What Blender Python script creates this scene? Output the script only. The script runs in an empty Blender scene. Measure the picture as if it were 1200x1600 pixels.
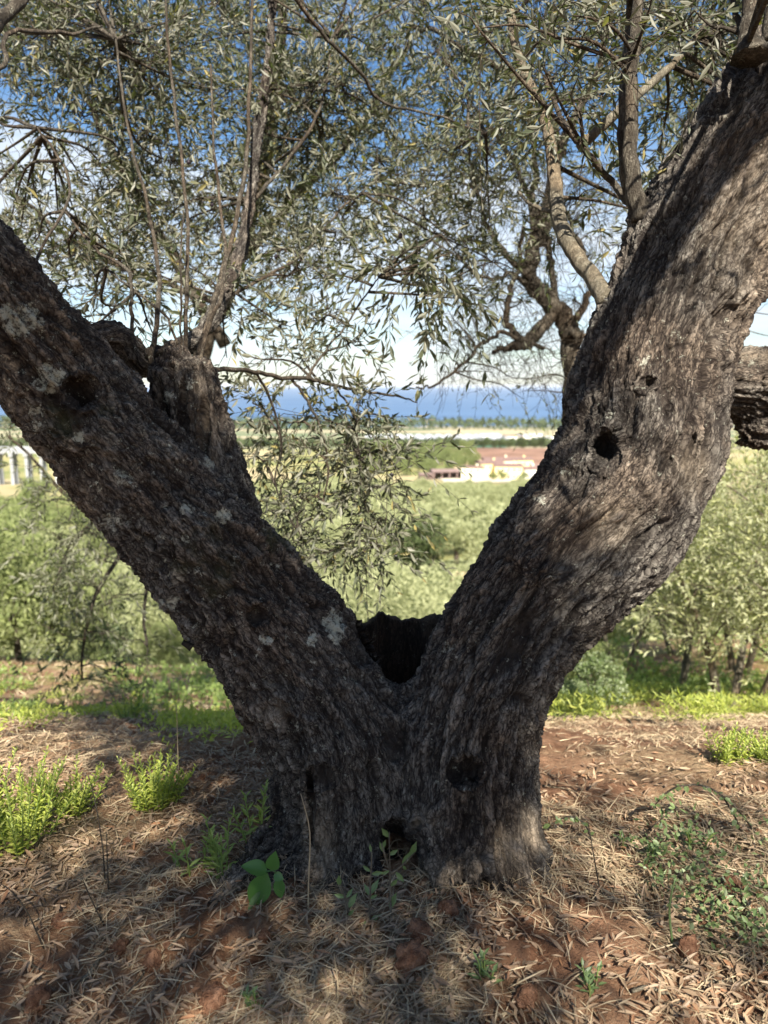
import bpy, bmesh, math, random
import numpy as np
from mathutils import Vector, Matrix
R = math.radians
random.seed(7); rng = np.random.default_rng(7)
scene = bpy.context.scene
C = scene.collection

# ------------------------------------------------------------------ camera
PITCH = R(9.7); CAMZ = 1.25; FPX = 1155.0
cam = bpy.data.cameras.new("camera"); camo = bpy.data.objects.new("camera", cam); C.objects.link(camo)
scene.camera = camo
camo.location = (0, 0, CAMZ); camo.rotation_euler = (math.pi/2 - PITCH, 0, 0)
cam.sensor_fit = 'HORIZONTAL'; cam.sensor_width = 36; cam.lens = 36*FPX/1200
cam.clip_start = 0.05; cam.clip_end = 90000
cam.dof.use_dof = True; cam.dof.focus_distance = 1.9; cam.dof.aperture_fstop = 4.0

# ------------------------------------------------------------------ light
SUN_EL, SUN_AZ = R(44), R(168)          # azimuth from +Y, clockwise
SUNV = Vector((math.cos(SUN_EL)*math.sin(SUN_AZ), math.cos(SUN_EL)*math.cos(SUN_AZ), math.sin(SUN_EL)))
sl = bpy.data.lights.new("sun", 'SUN'); sl.energy = 5.0; sl.angle = R(0.53); sl.color = (1, .93, .82)
so = bpy.data.objects.new("sun", sl); C.objects.link(so)
so.rotation_euler = SUNV.to_track_quat('Z', 'Y').to_euler(); so.location = (0, 0, 30)
world = bpy.data.worlds.new("World"); scene.world = world; world.use_nodes = True
scene.view_settings.view_transform = 'Standard'; scene.view_settings.look = 'None'
scene.view_settings.exposure = 1.58; scene.view_settings.gamma = 1
scene.view_settings.use_curve_mapping = False
scene.cycles.use_denoising = True
scene.cycles.max_bounces = 8; scene.cycles.transparent_max_bounces = 8

class NT:
    """small node helper"""
    def __init__(s, tree): s.t = tree; s.n = tree.nodes; s.l = tree.links
    def node(s, typ, inp=None, **kw):
        nd = s.n.new(typ)
        for k, v in kw.items(): setattr(nd, k, v)
        for k, v in (inp or {}).items():
            if isinstance(v, bpy.types.NodeSocket): s.l.new(v, nd.inputs[k])
            else: nd.inputs[k].default_value = v
        return nd
    def mix(s, f, a, b, blend='MIX'):
        nd = s.n.new('ShaderNodeMix'); nd.data_type = 'RGBA'; nd.blend_type = blend
        for i, v in ((0, f), (6, a), (7, b)):
            if isinstance(v, bpy.types.NodeSocket): s.l.new(v, nd.inputs[i])
            else: nd.inputs[i].default_value = v if i == 0 or len(v) == 4 else (*v, 1)
        return nd.outputs[2]
    def math(s, op, a, b=0.0, c=0.0, clamp=False):
        nd = s.n.new('ShaderNodeMath'); nd.operation = op; nd.use_clamp = clamp
        for i, v in enumerate((a, b, c)):
            if isinstance(v, bpy.types.NodeSocket): s.l.new(v, nd.inputs[i])
            else: nd.inputs[i].default_value = v
        return nd.outputs[0]
    def ramp(s, f, lo, hi, a=0.0, b=1.0):
        nd = s.n.new('ShaderNodeMapRange'); nd.interpolation_type = 'SMOOTHSTEP'
        for i, v in enumerate((f, lo, hi, a, b)):
            if isinstance(v, bpy.types.NodeSocket): s.l.new(v, nd.inputs[i])
            else: nd.inputs[i].default_value = v
        return nd.outputs[0]
    def noise(s, scale, detail=4, vec=None, rough=.55):
        inp = {'Scale': scale, 'Detail': detail, 'Roughness': rough}
        if vec is not None: inp['Vector'] = vec
        return s.node('ShaderNodeTexNoise', inp).outputs['Fac']

# sky: Nishita with procedural cloud bank low over the sea
w = NT(world.node_tree); w.n.clear()
sky = w.node('ShaderNodeTexSky', sky_type='NISHITA', sun_disc=False, sun_elevation=SUN_EL,
             sun_rotation=SUN_AZ % (2*math.pi), altitude=80, air_density=1.0, dust_density=.6, ozone_density=2.5)
tc = w.node('ShaderNodeTexCoord'); sep = w.node('ShaderNodeSeparateXYZ', {0: tc.outputs['Generated']})
zz = sep.outputs[2]
den = w.math('ADD', w.math('MAXIMUM', zz, 0.0), .14)
comb = w.node('ShaderNodeCombineXYZ', {0: w.math('DIVIDE', sep.outputs[0], den), 1: w.math('DIVIDE', sep.outputs[1], den), 2: 0.0})
n1 = w.noise(1.1, 7, comb.outputs[0], .6)
st = w.node('ShaderNodeVectorMath', {0: tc.outputs['Generated'], 1: (5, 5, 38)}, operation='MULTIPLY')
n2 = w.noise(1.0, 5, st.outputs[0], .55)
hi = w.ramp(zz, .20, .32, 0.0, .17)
c1 = w.ramp(w.math('SUBTRACT', n1, hi), .34, .56)
c1 = w.math('MULTIPLY', c1, w.ramp(zz, .075, .16))
c2 = w.math('MULTIPLY', w.ramp(n2, .30, .62, .10, 1.0), w.ramp(zz, .01, .06, .75, .9))
c2 = w.math('MULTIPLY', c2, w.ramp(zz, .18, .3, 1.0, 0.0))
cl = w.math('MAXIMUM', c1, c2)
sat = w.node('ShaderNodeHueSaturation', {'Saturation': 1.18, 'Value': 1.12, 'Color': sky.outputs[0]})
skyc = w.mix(w.math('MULTIPLY', cl, .88), sat.outputs[0], (6.8, 7.3, 7.8))
bg = w.node('ShaderNodeBackground', {'Color': skyc, 'Strength': .050})
w.node('ShaderNodeOutputWorld', {0: bg.outputs[0]})

# ------------------------------------------------------------------ helpers
cp, sp = math.cos(PITCH), math.sin(PITCH)
def P(px, py, Y):
    """world point on the plane y=Y seen at photo pixel; also returns metres per pixel there"""
    xc = (px-600)/FPX; yc = -(py-800)/FPX
    dy = cp + yc*sp; dz = -sp + yc*cp
    t = Y/dy
    return Vector((xc*t, Y, CAMZ + dz*t)), t/FPX
def project(p):
    x, y, z = p[..., 0], p[..., 1], p[..., 2]-CAMZ
    d = y*cp - z*sp; u = y*sp + z*cp
    d = np.where(np.abs(d) < 1e-4, 1e-4, d)
    return 600+FPX*x/d, 800-FPX*u/d, d

YS = np.array([-30, 0, 2.0, 2.5, 3, 4.5, 6, 9, 11, 14, 20, 30, 43, 60, 80, 150, 200, 260, 300, 350, 400, 490, 560, 900, 1380, 1440, 1600, 3000])
ZS = np.array([2.0, 0, 0, -.08, -.22, -.85, -1.45, -2.4, -3.1, -4.6, -7.8, -9.6, -10.1, -13, -15.5, -22, -28.5, -33.6, -36.5, -38.4, -39.5, -38.6, -49, -69, -73.6, -76, -80, -90])
def hash3(ix, iy, iz, seed):
    h = (ix.astype(np.int64)*73856093) ^ (iy.astype(np.int64)*19349663) ^ (iz.astype(np.int64)*83492791) ^ (seed*2654435761)
    h = (h ^ (h >> 13)) * 1274126177
    h = (h ^ (h >> 16)) & 0xffffff
    return h / float(0xffffff)
def vnoise(p, seed=0):
    f = np.floor(p); i = f.astype(np.int64); t = p - f; t = t*t*(3-2*t)
    out = 0
    for dx in (0, 1):
        wx = t[:, 0] if dx else 1-t[:, 0]
        for dy in (0, 1):
            wy = t[:, 1] if dy else 1-t[:, 1]
            for dz in (0, 1):
                wz = t[:, 2] if dz else 1-t[:, 2]
                out = out + wx*wy*wz*hash3(i[:, 0]+dx, i[:, 1]+dy, i[:, 2]+dz, seed)
    return out
def fbm(p, o=4, seed=0):
    a = 0; s = 0; m = 1.
    for k in range(o):
        a = a + m*vnoise(p*(2.03**k)+k*17.3, seed+k); s += m; m *= .5
    return a/s
def worley(p, seed=0):
    f = np.floor(p).astype(np.int64); n = len(p)
    f1 = np.full(n, 9.); f2 = np.full(n, 9.); cid = np.zeros(n)
    for dx in (-1, 0, 1):
        for dy in (-1, 0, 1):
            for dz in (-1, 0, 1):
                cx, cy, cz = f[:, 0]+dx, f[:, 1]+dy, f[:, 2]+dz
                ax = cx+hash3(cx, cy, cz, seed)-p[:, 0]; ay = cy+hash3(cx, cy, cz, seed+1)-p[:, 1]; az = cz+hash3(cx, cy, cz, seed+2)-p[:, 2]
                d = np.sqrt(ax*ax+ay*ay+az*az)
                m = d < f1
                f2 = np.where(m, f1, np.minimum(f2, d)); cid = np.where(m, hash3(cx, cy, cz, seed+5), cid); f1 = np.where(m, d, f1)
    return f1, f2, cid
def ground_z(x, y, fine=True):
    x = np.atleast_1d(np.asarray(x, float)); y = np.atleast_1d(np.asarray(y, float))
    yy = y + np.where(y > 2.2, 1, 0)*np.clip((y-2.2)/8, 0, 1)*(.5*np.sin(x*.35+1.0))
    z = (np.interp(yy, YS, ZS)+np.interp(yy*1.06+.05, YS, ZS)+np.interp(yy*.94-.05, YS, ZS))/3
    z = z + .02*np.exp(-((x-.02)**2/.35+(y-1.85)**2/.12))
    def sm(v): v = np.clip(v, 0, 1); return v*v*(3-2*v)
    z = z + .85*sm((y-7)/7)*sm((22-y)/6)*sm((x-.3)/1.6)
    q = np.stack([x, y, np.zeros_like(x)], 1)
    z = z + (fbm(q*.02, 3, 5)-.5)*np.clip((np.abs(y)-600)/200, 0, 1)*2.5
    if fine:
        k = np.clip(1.6-np.hypot(x, y)*.02, .0, 1)
        z = z + k*((fbm(q*1.7, 3, 11)-.5)*.10)
        kk = np.clip(1.3-y*.07, 0, 1)
        f1, f2, _ = worley(q*15+fbm(q*5, 2, 9)[:, None]*1.6, 4)
        z = z + kk*(np.clip(.55-f1, 0, 1)**1.0*.055*np.clip((fbm(q*3, 2, 21)-.38)*8, 0, 1)+(fbm(q*26, 3, 31)-.5)*.030)
    return z
def gz(x, y): return float(ground_z(x, y)[0])

def mesh_np(name, V, F, smooth=False):
    """V (n,3); F list of (m,k) index arrays"""
    me = bpy.data.meshes.new(name)
    F = [f for f in F if len(f)]
    nl = sum(f.size for f in F); nf = sum(len(f) for f in F)
    me.vertices.add(len(V)); me.vertices.foreach_set('co', np.asarray(V, np.float32).ravel())
    me.loops.add(nl); me.polygons.add(nf)
    me.loops.foreach_set('vertex_index', np.concatenate([f.ravel() for f in F]).astype(np.int32))
    st = []; o = 0
    for f in F:
        st.append(o+np.arange(len(f))*f.shape[1]); o += f.size
    me.polygons.foreach_set('loop_start', np.concatenate(st).astype(np.int32))
    me.polygons.foreach_set('use_smooth', np.full(nf, smooth))
    me.update(calc_edges=True); me.validate()
    return me
def link(name, me, m=None, parent=None, **props):
    o = bpy.data.objects.new(name, me); C.objects.link(o)
    if m is not None and me is not None and not me.materials: me.materials.append(m)
    if parent: o.parent = parent
    for k, v in props.items(): o[k] = v
    return o
def empty(name, loc=(0, 0, 0), rz=0, **props):
    o = bpy.data.objects.new(name, None); C.objects.link(o); o.location = loc; o.rotation_euler = (0, 0, rz)
    o.empty_display_size = .1
    for k, v in props.items(): o[k] = v
    return o
def rel(o, root):   # parent a world-coordinates mesh under an Empty without moving it
    o.parent = root; o.matrix_parent_inverse = Matrix.LocRotScale(root.location, root.rotation_euler, root.scale).inverted()
    return o
def copy_tree(o, parent=None):
    c = o.copy(); C.objects.link(c)
    if parent: c.parent = parent
    for ch in o.children: copy_tree(ch, c)
    return c

def smooth_path(pts, rad, n):
    pts = [Vector(p) for p in pts]; out = []; rr = []
    ext = [pts[0]*2-pts[1]]+pts+[pts[-1]*2-pts[-2]]; er = [rad[0]]+list(rad)+[rad[-1]]
    for i in range(len(pts)-1):
        p0, p1, p2, p3 = ext[i:i+4]
        for k in range(n):
            t = k/n
            out.append(.5*((2*p1)+(p2-p0)*t+(2*p0-5*p1+4*p2-p3)*t*t+(3*p1-p0-3*p2+p3)*t**3))
            rr.append(er[i+1]*(1-t)+er[i+2]*t)
    out.append(pts[-1]); rr.append(rad[-1])
    return out, rr
class MB:
    def __init__(s): s.V = []; s.F = {}; s.n = 0
    def add(s, V, F):
        V = np.asarray(V, float); F = np.asarray(F)
        s.V.append(V); s.F.setdefault(F.shape[1], []).append(F+s.n); s.n += len(V)
    def tube(s, pts, rad, sides=6, bump=0.0, seed=0, cap=True):
        n = len(pts); P_ = np.array([tuple(p) for p in pts]); r = np.asarray(rad, float)
        T = np.gradient(P_, axis=0); T /= np.linalg.norm(T, axis=1)[:, None]+1e-9
        e = np.cross(T[0], [0.3, .2, .93]); e = e if np.linalg.norm(e) > .1 else np.cross(T[0], [1, 0, 0])
        E1 = np.zeros_like(P_); 
        for i in range(n):
            e = e-T[i]*np.dot(e, T[i]); e /= np.linalg.norm(e); E1[i] = e
        E2 = np.cross(T, E1)
        a = np.arange(sides)/sides*2*math.pi
        V = P_[:, None]+(r[:, None, None])*(np.cos(a)[None, :, None]*E1[:, None]+np.sin(a)[None, :, None]*E2[:, None])
        V = V.reshape(-1, 3)
        if bump:
            ctr = np.repeat(P_, sides, 0); rr = np.repeat(r, sides)
            nn = fbm(V/(rr.mean()*1.3)+seed*7.1, 3, seed)
            V = ctr+(V-ctr)*(1+bump*(nn-.5)*2)[:, None]
        i = np.arange(n-1)[:, None]*sides; j = np.arange(sides)[None]; k = (j+1) % sides
        q = np.stack([i+j, i+k, i+sides+k, i+sides+j], -1).reshape(-1, 4)
        s.add(V, q)
        if cap:
            b = s.n-len(V)
            for c0, base, rev in ((P_[0], 0, True), (P_[-1], (n-1)*sides, False)):
                s.V.append(c0[None]); ci = s.n; s.n += 1
                jj = np.arange(sides)
                tri = np.stack([np.full(sides, ci), b+base+((jj+1) % sides if rev else jj), b+base+(jj if rev else (jj+1) % sides)], 1)
                s.F.setdefault(3, []).append(tri)
    def box(s, c, d, rz=0):
        c = np.array(c, float); d = np.array(d, float)/2
        v = np.array([[x, y, z] for x in (-1, 1) for y in (-1, 1) for z in (-1, 1)], float)*d
        ca, sa = math.cos(rz), math.sin(rz)
        v = np.stack([v[:, 0]*ca-v[:, 1]*sa, v[:, 0]*sa+v[:, 1]*ca, v[:, 2]], 1)+c
        s.add(v, [[0, 1, 3, 2], [4, 6, 7, 5], [0, 4, 5, 1], [2, 3, 7, 6], [0, 2, 6, 4], [1, 5, 7, 3]])
    def mesh(s, name, smooth=False):
        return mesh_np(name, np.concatenate(s.V), [np.concatenate(f) for f in s.F.values()], smooth)

# ------------------------------------------------------------------ materials
def new_mat(name):
    m = bpy.data.materials.new(name); m.use_nodes = True; m.node_tree.nodes.clear()
    return m, NT(m.node_tree)
def out(t, sh): t.node('ShaderNodeOutputMaterial', {0: sh})
def simple(name, a, b, scale=8, rough=.85, bump=.0, detail=4, bscale=None, spec=.3):
    m, t = new_mat(name); o = t.node('ShaderNodeTexCoord').outputs['Object']
    f = t.ramp(t.noise(scale, detail, o), .32, .68)
    inp = {'Base Color': t.mix(f, a, b), 'Roughness': rough, 'Specular IOR Level': spec}
    if bump: inp['Normal'] = t.node('ShaderNodeBump', {'Strength': bump, 'Distance': .02, 'Height': t.noise(bscale or scale*4, 5, o)}).outputs[0]
    out(t, t.node('ShaderNodeBsdfPrincipled', inp).outputs[0]); return m
def leaf_mat(name, top_a, top_b, under, rough=.55, trans=.3, tcol=None, spec=.5, wear=None):
    m, t = new_mat(name); g = t.node('ShaderNodeNewGeometry')
    rnd = g.outputs['Random Per Island']
    ca = t.mix(rnd, top_a, top_b)
    if wear: ca = t.mix(t.ramp(rnd, .90, .97), ca, wear)
    ub = t.mix(rnd, under, tuple(c*.78 for c in under))
    col = t.mix(g.outputs['Backfacing'], ca, ub)
    b = t.node('ShaderNodeBsdfPrincipled', {'Base Color': col, 'Roughness': rough, 'Specular IOR Level': spec}).outputs[0]
    tr = t.node('ShaderNodeBsdfTranslucent', {'Color': t.mix(1.0, ca, (*(tcol or (1.6, 1.9, .8)), 1), 'MULTIPLY')}).outputs[0]
    out(t, t.node('ShaderNodeMixShader', {0: trans, 1: b, 2: tr}).outputs[0]); return m
def bark_mat(name, dark, mid, pale, lich, attr=True, scale=1.0):
    m, t = new_mat(name)
    o = t.node('ShaderNodeTexCoord').outputs['Object']
    gr = t.node('ShaderNodeAttribute', attribute_name='grain').outputs['Vector'] if attr else o
    def at(n): return t.node('ShaderNodeAttribute', attribute_name=n).outputs['Fac']
    nfine = t.noise(1.0*scale, 8, t.node('ShaderNodeVectorMath', {0: gr, 1: (150, 150, 34)}, operation='MULTIPLY').outputs[0], .68)
    nmid = t.noise(1.0*scale, 5, t.node('ShaderNodeVectorMath', {0: gr, 1: (48, 48, 9)}, operation='MULTIPLY').outputs[0], .6)
    nbig = t.noise(3.2, 4, o)
    vo = t.node('ShaderNodeTexVoronoi', {'Vector': t.node('ShaderNodeVectorMath', {0: t.node('ShaderNodeVectorMath', {0: gr, 1: t.node('ShaderNodeVectorMath', {0: t.node('ShaderNodeTexNoise', {'Vector': gr, 'Scale': 45.0, 'Detail': 3.0}).outputs['Color'], 1: (.022, .022, .03)}, operation='MULTIPLY').outputs[0]}, operation='ADD').outputs[0], 1: (135, 135, 34)}, operation='MULTIPLY').outputs[0], 'Scale': 1.0*scale, 'Randomness': 1.0}, feature='DISTANCE_TO_EDGE').outputs['Distance']
    h = t.math('ADD', t.math('MULTIPLY', nfine, .6), t.math('MULTIPLY', nmid, .4))
    h = t.math('ADD', h, t.math('MULTIPLY', t.ramp(vo, 0, .2), .09))
    crack = at('crack') if attr else t.ramp(nmid, .3, .6)
    f = t.math('MULTIPLY', t.ramp(h, .44, .78), t.math('ADD', t.math('MULTIPLY', crack, .95), .05))
    col = t.mix(f, dark, mid)
    col = t.mix(t.math('MULTIPLY', t.ramp(nbig, .42, .62), .6), col, t.mix(1.0, col, (1.0, .78, .62, 1), 'MULTIPLY'))
    nspeck = t.ramp(t.noise(55, 6, o, .75), .60, .68)
    col = t.mix(t.math('MULTIPLY', nspeck, .6), col, lich)
    if attr:
        col = t.mix(t.math('MULTIPLY', at('pale'), t.ramp(h, .35, .75, .15, .85)), col, pale)
        nl = t.ramp(t.noise(60, 6, o, .7), .36, .56)
        lf = t.math('MULTIPLY', t.ramp(t.math('ADD', t.math('MULTIPLY', at('lich'), .8), t.math('MULTIPLY', t.noise(38, 8, o, .8), 1.3)), 1.0, 1.1), nl)
        col = t.mix(t.math('MULTIPLY', lf, .9), col, lich)
        ms = t.math('MULTIPLY', t.ramp(t.math('ADD', at('moss'), t.noise(9, 4, o)), .9, 1.25), .7)
        col = t.mix(ms, col, (.045, .05, .018))
    bp = t.node('ShaderNodeBump', {'Strength': 1.0, 'Distance': .016, 'Height': h}).outputs[0]
    out(t, t.node('ShaderNodeBsdfPrincipled', {'Base Color': col, 'Roughness': .9, 'Specular IOR Level': .25, 'Normal': bp}).outputs[0])
    return m
M = {}
M['bark'] = bark_mat('old_olive_bark', (.016, .012, .010), (.325, .295, .25), (.42, .33, .23), (.42, .42, .34))
M['bark_dark'] = bark_mat('dark_wood', (.010, .008, .006), (.075, .056, .042), (.2, .15, .1), (.2, .2, .16))  # one even dark brown for the fork remnant and small stubs
M['twig'] = bark_mat('young_bark', (.035, .028, .02), (.17, .15, .115), (.3, .3, .2), (.3, .3, .24), attr=False)
M['twig2'] = bark_mat('pale_young_bark', (.10, .085, .06), (.30, .27, .20), (.3, .3, .2), (.35, .35, .28), attr=False)
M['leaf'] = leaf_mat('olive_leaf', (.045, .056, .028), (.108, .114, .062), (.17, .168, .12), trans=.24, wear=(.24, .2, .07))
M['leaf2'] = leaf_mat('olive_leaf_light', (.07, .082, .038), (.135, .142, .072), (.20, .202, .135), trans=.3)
M['leaf3'] = leaf_mat('young_olive_leaf', (.24, .25, .10), (.37, .37, .18), (.40, .41, .24), trans=.3)
M['far_olive'] = leaf_mat('grove_olive_leaf', (.225, .24, .125), (.35, .36, .205), (.32, .33, .18), rough=.7, trans=.25, spec=.2)
M['far_dark'] = leaf_mat('dark_oak_leaf', (.045, .065, .025), (.09, .115, .04), (.09, .11, .05), rough=.7, trans=.2, spec=.2)
M['far_green'] = leaf_mat('green_tree_leaf', (.13, .16, .06), (.23, .26, .10), (.2, .22, .10), rough=.7, trans=.25, spec=.2)
M['weed'] = leaf_mat('weed_leaf', (.27, .33, .045), (.42, .44, .11), (.30, .38, .12), rough=.5, trans=.4, tcol=(1.5, 1.6, .7))
M['weed_dark'] = leaf_mat('fleabane_leaf', (.15, .21, .055), (.25, .31, .09), (.24, .29, .12), rough=.5, trans=.35)
M['bramble'] = leaf_mat('bramble_leaf', (.08, .125, .04), (.18, .225, .09), (.24, .28, .16), rough=.45, trans=.25)
M['sapling'] = leaf_mat('sapling_leaf', (.10, .16, .06), (.16, .22, .09), (.28, .32, .22), rough=.45, trans=.3)
M['broad'] = leaf_mat('broad_leaf', (.06, .145, .035), (.10, .20, .05), (.12, .19, .09), rough=.35, trans=.3)
M['dead'] = leaf_mat('dry_leaf', (.14, .09, .055), (.39, .28, .175), (.42, .33, .22), rough=.6, trans=.08, tcol=(1, 1, 1), wear=(.27, .14, .07))
M['straw'] = leaf_mat('straw', (.20, .145, .085), (.50, .40, .25), (.42, .34, .21), rough=.6, trans=.15, tcol=(1, 1, 1))
M['clod'] = simple('clod_soil', (.16, .075, .042), (.34, .185, .11), 2, .95, 1.0, 6, 7, .1)
M['olive'] = simple('black_olive', (.006, .005, .010), (.02, .012, .02), 30, .35, spec=.5)

# ------------------------------------------------------------------ ground sheet
def axis_y():
    ys = [-6, -4, -2.5, -1.2, -.3, .4, .8, 1.0]; s = .0125
    y = 1.05
    while y < 1600: ys.append(y); s *= 1.0135 if y < 40 else 1.03; y += s
    return np.array(ys)
def axis_x():
    xs = [0]; s = .0135; x = 0
    while x < 2600:
        if x > 1.5: s *= 1.045
        x += s; xs.append(x)
    xs = np.array(xs); return np.concatenate([-xs[:0:-1], xs])
ay, ax = axis_y(), axis_x()
XX, YY = np.meshgrid(ax, ay)
GX, GY = XX.ravel(), YY.ravel()
V = np.stack([GX, GY, ground_z(GX, GY)], 1)
nx, ny = len(ax), len(ay)
i = (np.arange(ny-1)[:, None]*nx+np.arange(nx-1)[None]).ravel()
gme = mesh_np('ground', V, [np.stack([i, i+1, i+nx+1, i+nx], 1)], True)
m, t = new_mat('red_soil')
o = t.node('ShaderNodeNewGeometry').outputs['Position']
sepp = t.node('ShaderNodeSeparateXYZ', {0: o}); yv = sepp.outputs[1]; xv = sepp.outputs[0]
soil = t.mix(t.ramp(t.noise(5, 8, o, .65), .3, .7), (.15, .072, .040), (.37, .21, .125))
soil = t.mix(t.ramp(t.noise(1.3, 5, o, .6), .42, .62, 0, .75), soil, t.mix(t.ramp(t.noise(60, 5, o, .7), .35, .6), (.22, .13, .07), (.50, .37, .22)))
soil = t.mix(t.ramp(t.noise(90, 4, o, .7), .58, .7, 0, .6), soil, (.52, .40, .26))
leftm = t.math('MULTIPLY', t.ramp(xv, .4, -.6, 0.1, 1.0), t.ramp(yv, 3.0, 4.2))
green = t.math('MULTIPLY', t.ramp(t.noise(1.8, 6, o, .65), .44, .60), t.math('MAXIMUM', leftm, t.ramp(yv, 4.0, 5.0, 0, .9)))
soil = t.mix(t.math('MULTIPLY', green, .7), soil, t.mix(t.noise(30, 5, o), (.13, .16, .035), (.30, .31, .10)))
farc = t.mix(t.ramp(t.noise(.05, 6, o), .35, .65), (.15, .17, .06), (.30, .27, .12))
farc = t.mix(t.ramp(t.noise(.012, 4, o), .5, .6), farc, (.36, .30, .17))
soil = t.mix(t.ramp(yv, 11, 18), soil, farc)
plain = t.mix(t.ramp(t.node('ShaderNodeTexNoise', {'Scale': 1.0, 'Detail': 3.0, 'Vector': t.node('ShaderNodeVectorMath', {0: o, 1: (.0035, .013, 0)}, operation='MULTIPLY').outputs[0]}).outputs['Fac'], .42, .56), (.10, .14, .07), (.36, .31, .20))
soil = t.mix(t.ramp(yv, 560, 640), soil, plain)
soil = t.mix(t.ramp(yv, 1375, 1395), soil, (.40, .37, .30))
bh = t.math('ADD', t.noise(38, 8, o, .7), t.math('MULTIPLY', t.noise(160, 4, o, .7), .4))
bmp = t.node('ShaderNodeBump', {'Strength': 1.0, 'Distance': .035, 'Height': bh}).outputs[0]
out(t, t.node('ShaderNodeBsdfPrincipled', {'Base Color': soil, 'Roughness': .95, 'Specular IOR Level': .1, 'Normal': bmp}).outputs[0])
link('ground', gme, m, kind='structure')

# sea
SEA = -75.0
mb = MB()
xs = np.array([-60000, -8000, -2000, 0, 2000, 8000, 60000.]); ys = np.array([1330, 1700, 2600, 5000, 12000, 30000, 80000.])
X, Y = np.meshgrid(xs, ys); i = (np.arange(6)[:, None]*7+np.arange(6)[None]).ravel()
mb.add(np.stack([X.ravel(), Y.ravel(), np.full(49, SEA)], 1), np.stack([i, i+1, i+8, i+7], 1))
m, t = new_mat('sea_water'); o = t.node('ShaderNodeNewGeometry').outputs['Position']
sv = t.node('ShaderNodeVectorMath', {0: o, 1: (.0006, .0045, 0)}, operation='MULTIPLY').outputs[0]
f = t.ramp(t.noise(1, 6, sv, .6), .3, .7)
col = t.mix(f, (.036, .085, .17), (.075, .145, .26))
wv = t.node('ShaderNodeVectorMath', {0: o, 1: (.05, .12, 0)}, operation='MULTIPLY').outputs[0]
bmp = t.node('ShaderNodeBump', {'Strength': .6, 'Distance': 1.5, 'Height': t.noise(1, 5, wv)}).outputs[0]
out(t, t.node('ShaderNodeBsdfPrincipled', {'Base Color': col, 'Roughness': .45, 'Specular IOR Level': .18, 'Normal': bmp}).outputs[0])
link('sea', mb.mesh('sea'), m, kind='structure')

# ------------------------------------------------------------------ leaves in bulk
LT = np.array([[0, 0, 0], [-.35, .22, .015], [.35, .22, .015], [-.5, .55, .03], [.5, .55, .03], [0, 1, -.06], [0, .35, -.03]], float)
LF6 = np.array([[0, 2, 6], [0, 6, 1], [6, 2, 4], [6, 4, 5], [1, 6, 3], [3, 6, 5]])
LT4 = np.array([[0, 0, 0], [-.5, .5, .03], [.5, .5, .03], [0, 1, -.05]], float); LF4 = np.array([[0, 2, 3, 1]])
def leaves_geo(pos, d, nrm, L, W, T=LT, F=LF6):
    """pos,d,nrm (n,3); L,W (n,)"""
    d = d/(np.linalg.norm(d, axis=1)[:, None]+1e-9)
    s = np.cross(d, nrm); s /= np.linalg.norm(s, axis=1)[:, None]+1e-9
    n = np.cross(s, d)
    V = pos[:, None]+(T[None, :, 0, None]*(W[:, None, None])*s[:, None]+T[None, :, 1, None]*L[:, None, None]*d[:, None]+T[None, :, 2, None]*L[:, None, None]*n[:, None])
    F_ = F[None]+(np.arange(len(pos))*len(T))[:, None, None]
    return V.reshape(-1, 3), F_.reshape(-1, F.shape[1])
def sprays(base, dirs, length, K, L0, wr=.27, droop=.25, g=rng, leafang=.8, miss=.12):
    """opposite leaf pairs along curved twigs. returns leaf pos/dir/normal/L/W and twig polylines (n,4,3)"""
    n = len(base); dirs = dirs/np.linalg.norm(dirs, axis=1)[:, None]
    bend = g.normal(0, .35, (n, 3)); bend[:, 2] -= droop
    def pt(s): return base+dirs*(s*length)[:, None]+bend*((s*s)*length*.6)[:, None]
    tw = np.stack([pt(np.full(n, s)) for s in (0, .33, .66, 1)], 1)
    ref = g.normal(0, 1, (n, 3)); ref = np.cross(dirs, ref); ref /= np.linalg.norm(ref, axis=1)[:, None]
    ref2 = np.cross(dirs, ref)
    out_ = []
    for k in range(K):
        s = np.full(n, .12+.88*(k+.5)/K)
        p = pt(s); tan = dirs+bend*(1.2*s)[:, None]; tan /= np.linalg.norm(tan, axis=1)[:, None]
        r = ref if k % 2 == 0 else ref2
        for sg in (-1, 1):
            a = leafang*(1-.35*k/K)
            d = tan*math.cos(a)+r*sg*math.sin(a)+g.normal(0, .22, (n, 3)); 
            nr = tan*math.sin(a)*1.0-r*sg*math.cos(a)+g.normal(0, .45, (n, 3))
            keep = g.random(n) > miss
            L = L0*g.uniform(.65, 1.15, n)*(.8 if k == K-1 or k == 0 else 1)
            out_.append((p[keep], d[keep], -nr[keep], L[keep], (L*wr*g.uniform(.8, 1.2, n))[keep]))
    return [np.concatenate(x) for x in zip(*out_)], tw
def twig_geo(tw, r0, r1=None):
    n, m, _ = tw.shape; r1 = r0*.5 if r1 is None else r1
    T = np.gradient(tw, axis=1); T /= np.linalg.norm(T, axis=2)[..., None]+1e-9
    a = np.cross(T, np.array([.31, .52, .79])); a /= np.linalg.norm(a, axis=2)[..., None]+1e-9
    b = np.cross(T, a); rr = np.linspace(r0, r1, m)[None, :, None]
    ring = np.stack([tw+rr*(math.cos(q)*a+math.sin(q)*b) for q in (0, 2.094, 4.189)], 2)  # n,m,3,3
    V = ring.reshape(-1, 3)
    base = (np.arange(n)*m*3)[:, None, None]; ii = (np.arange(m-1)*3)[None, :, None]; j = np.arange(3)[None, None]; k = (j+1) % 3
    F = np.stack([base+ii+j, base+ii+k, base+ii+3+k, base+ii+3+j], -1).reshape(-1, 4)
    return V, F

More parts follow.
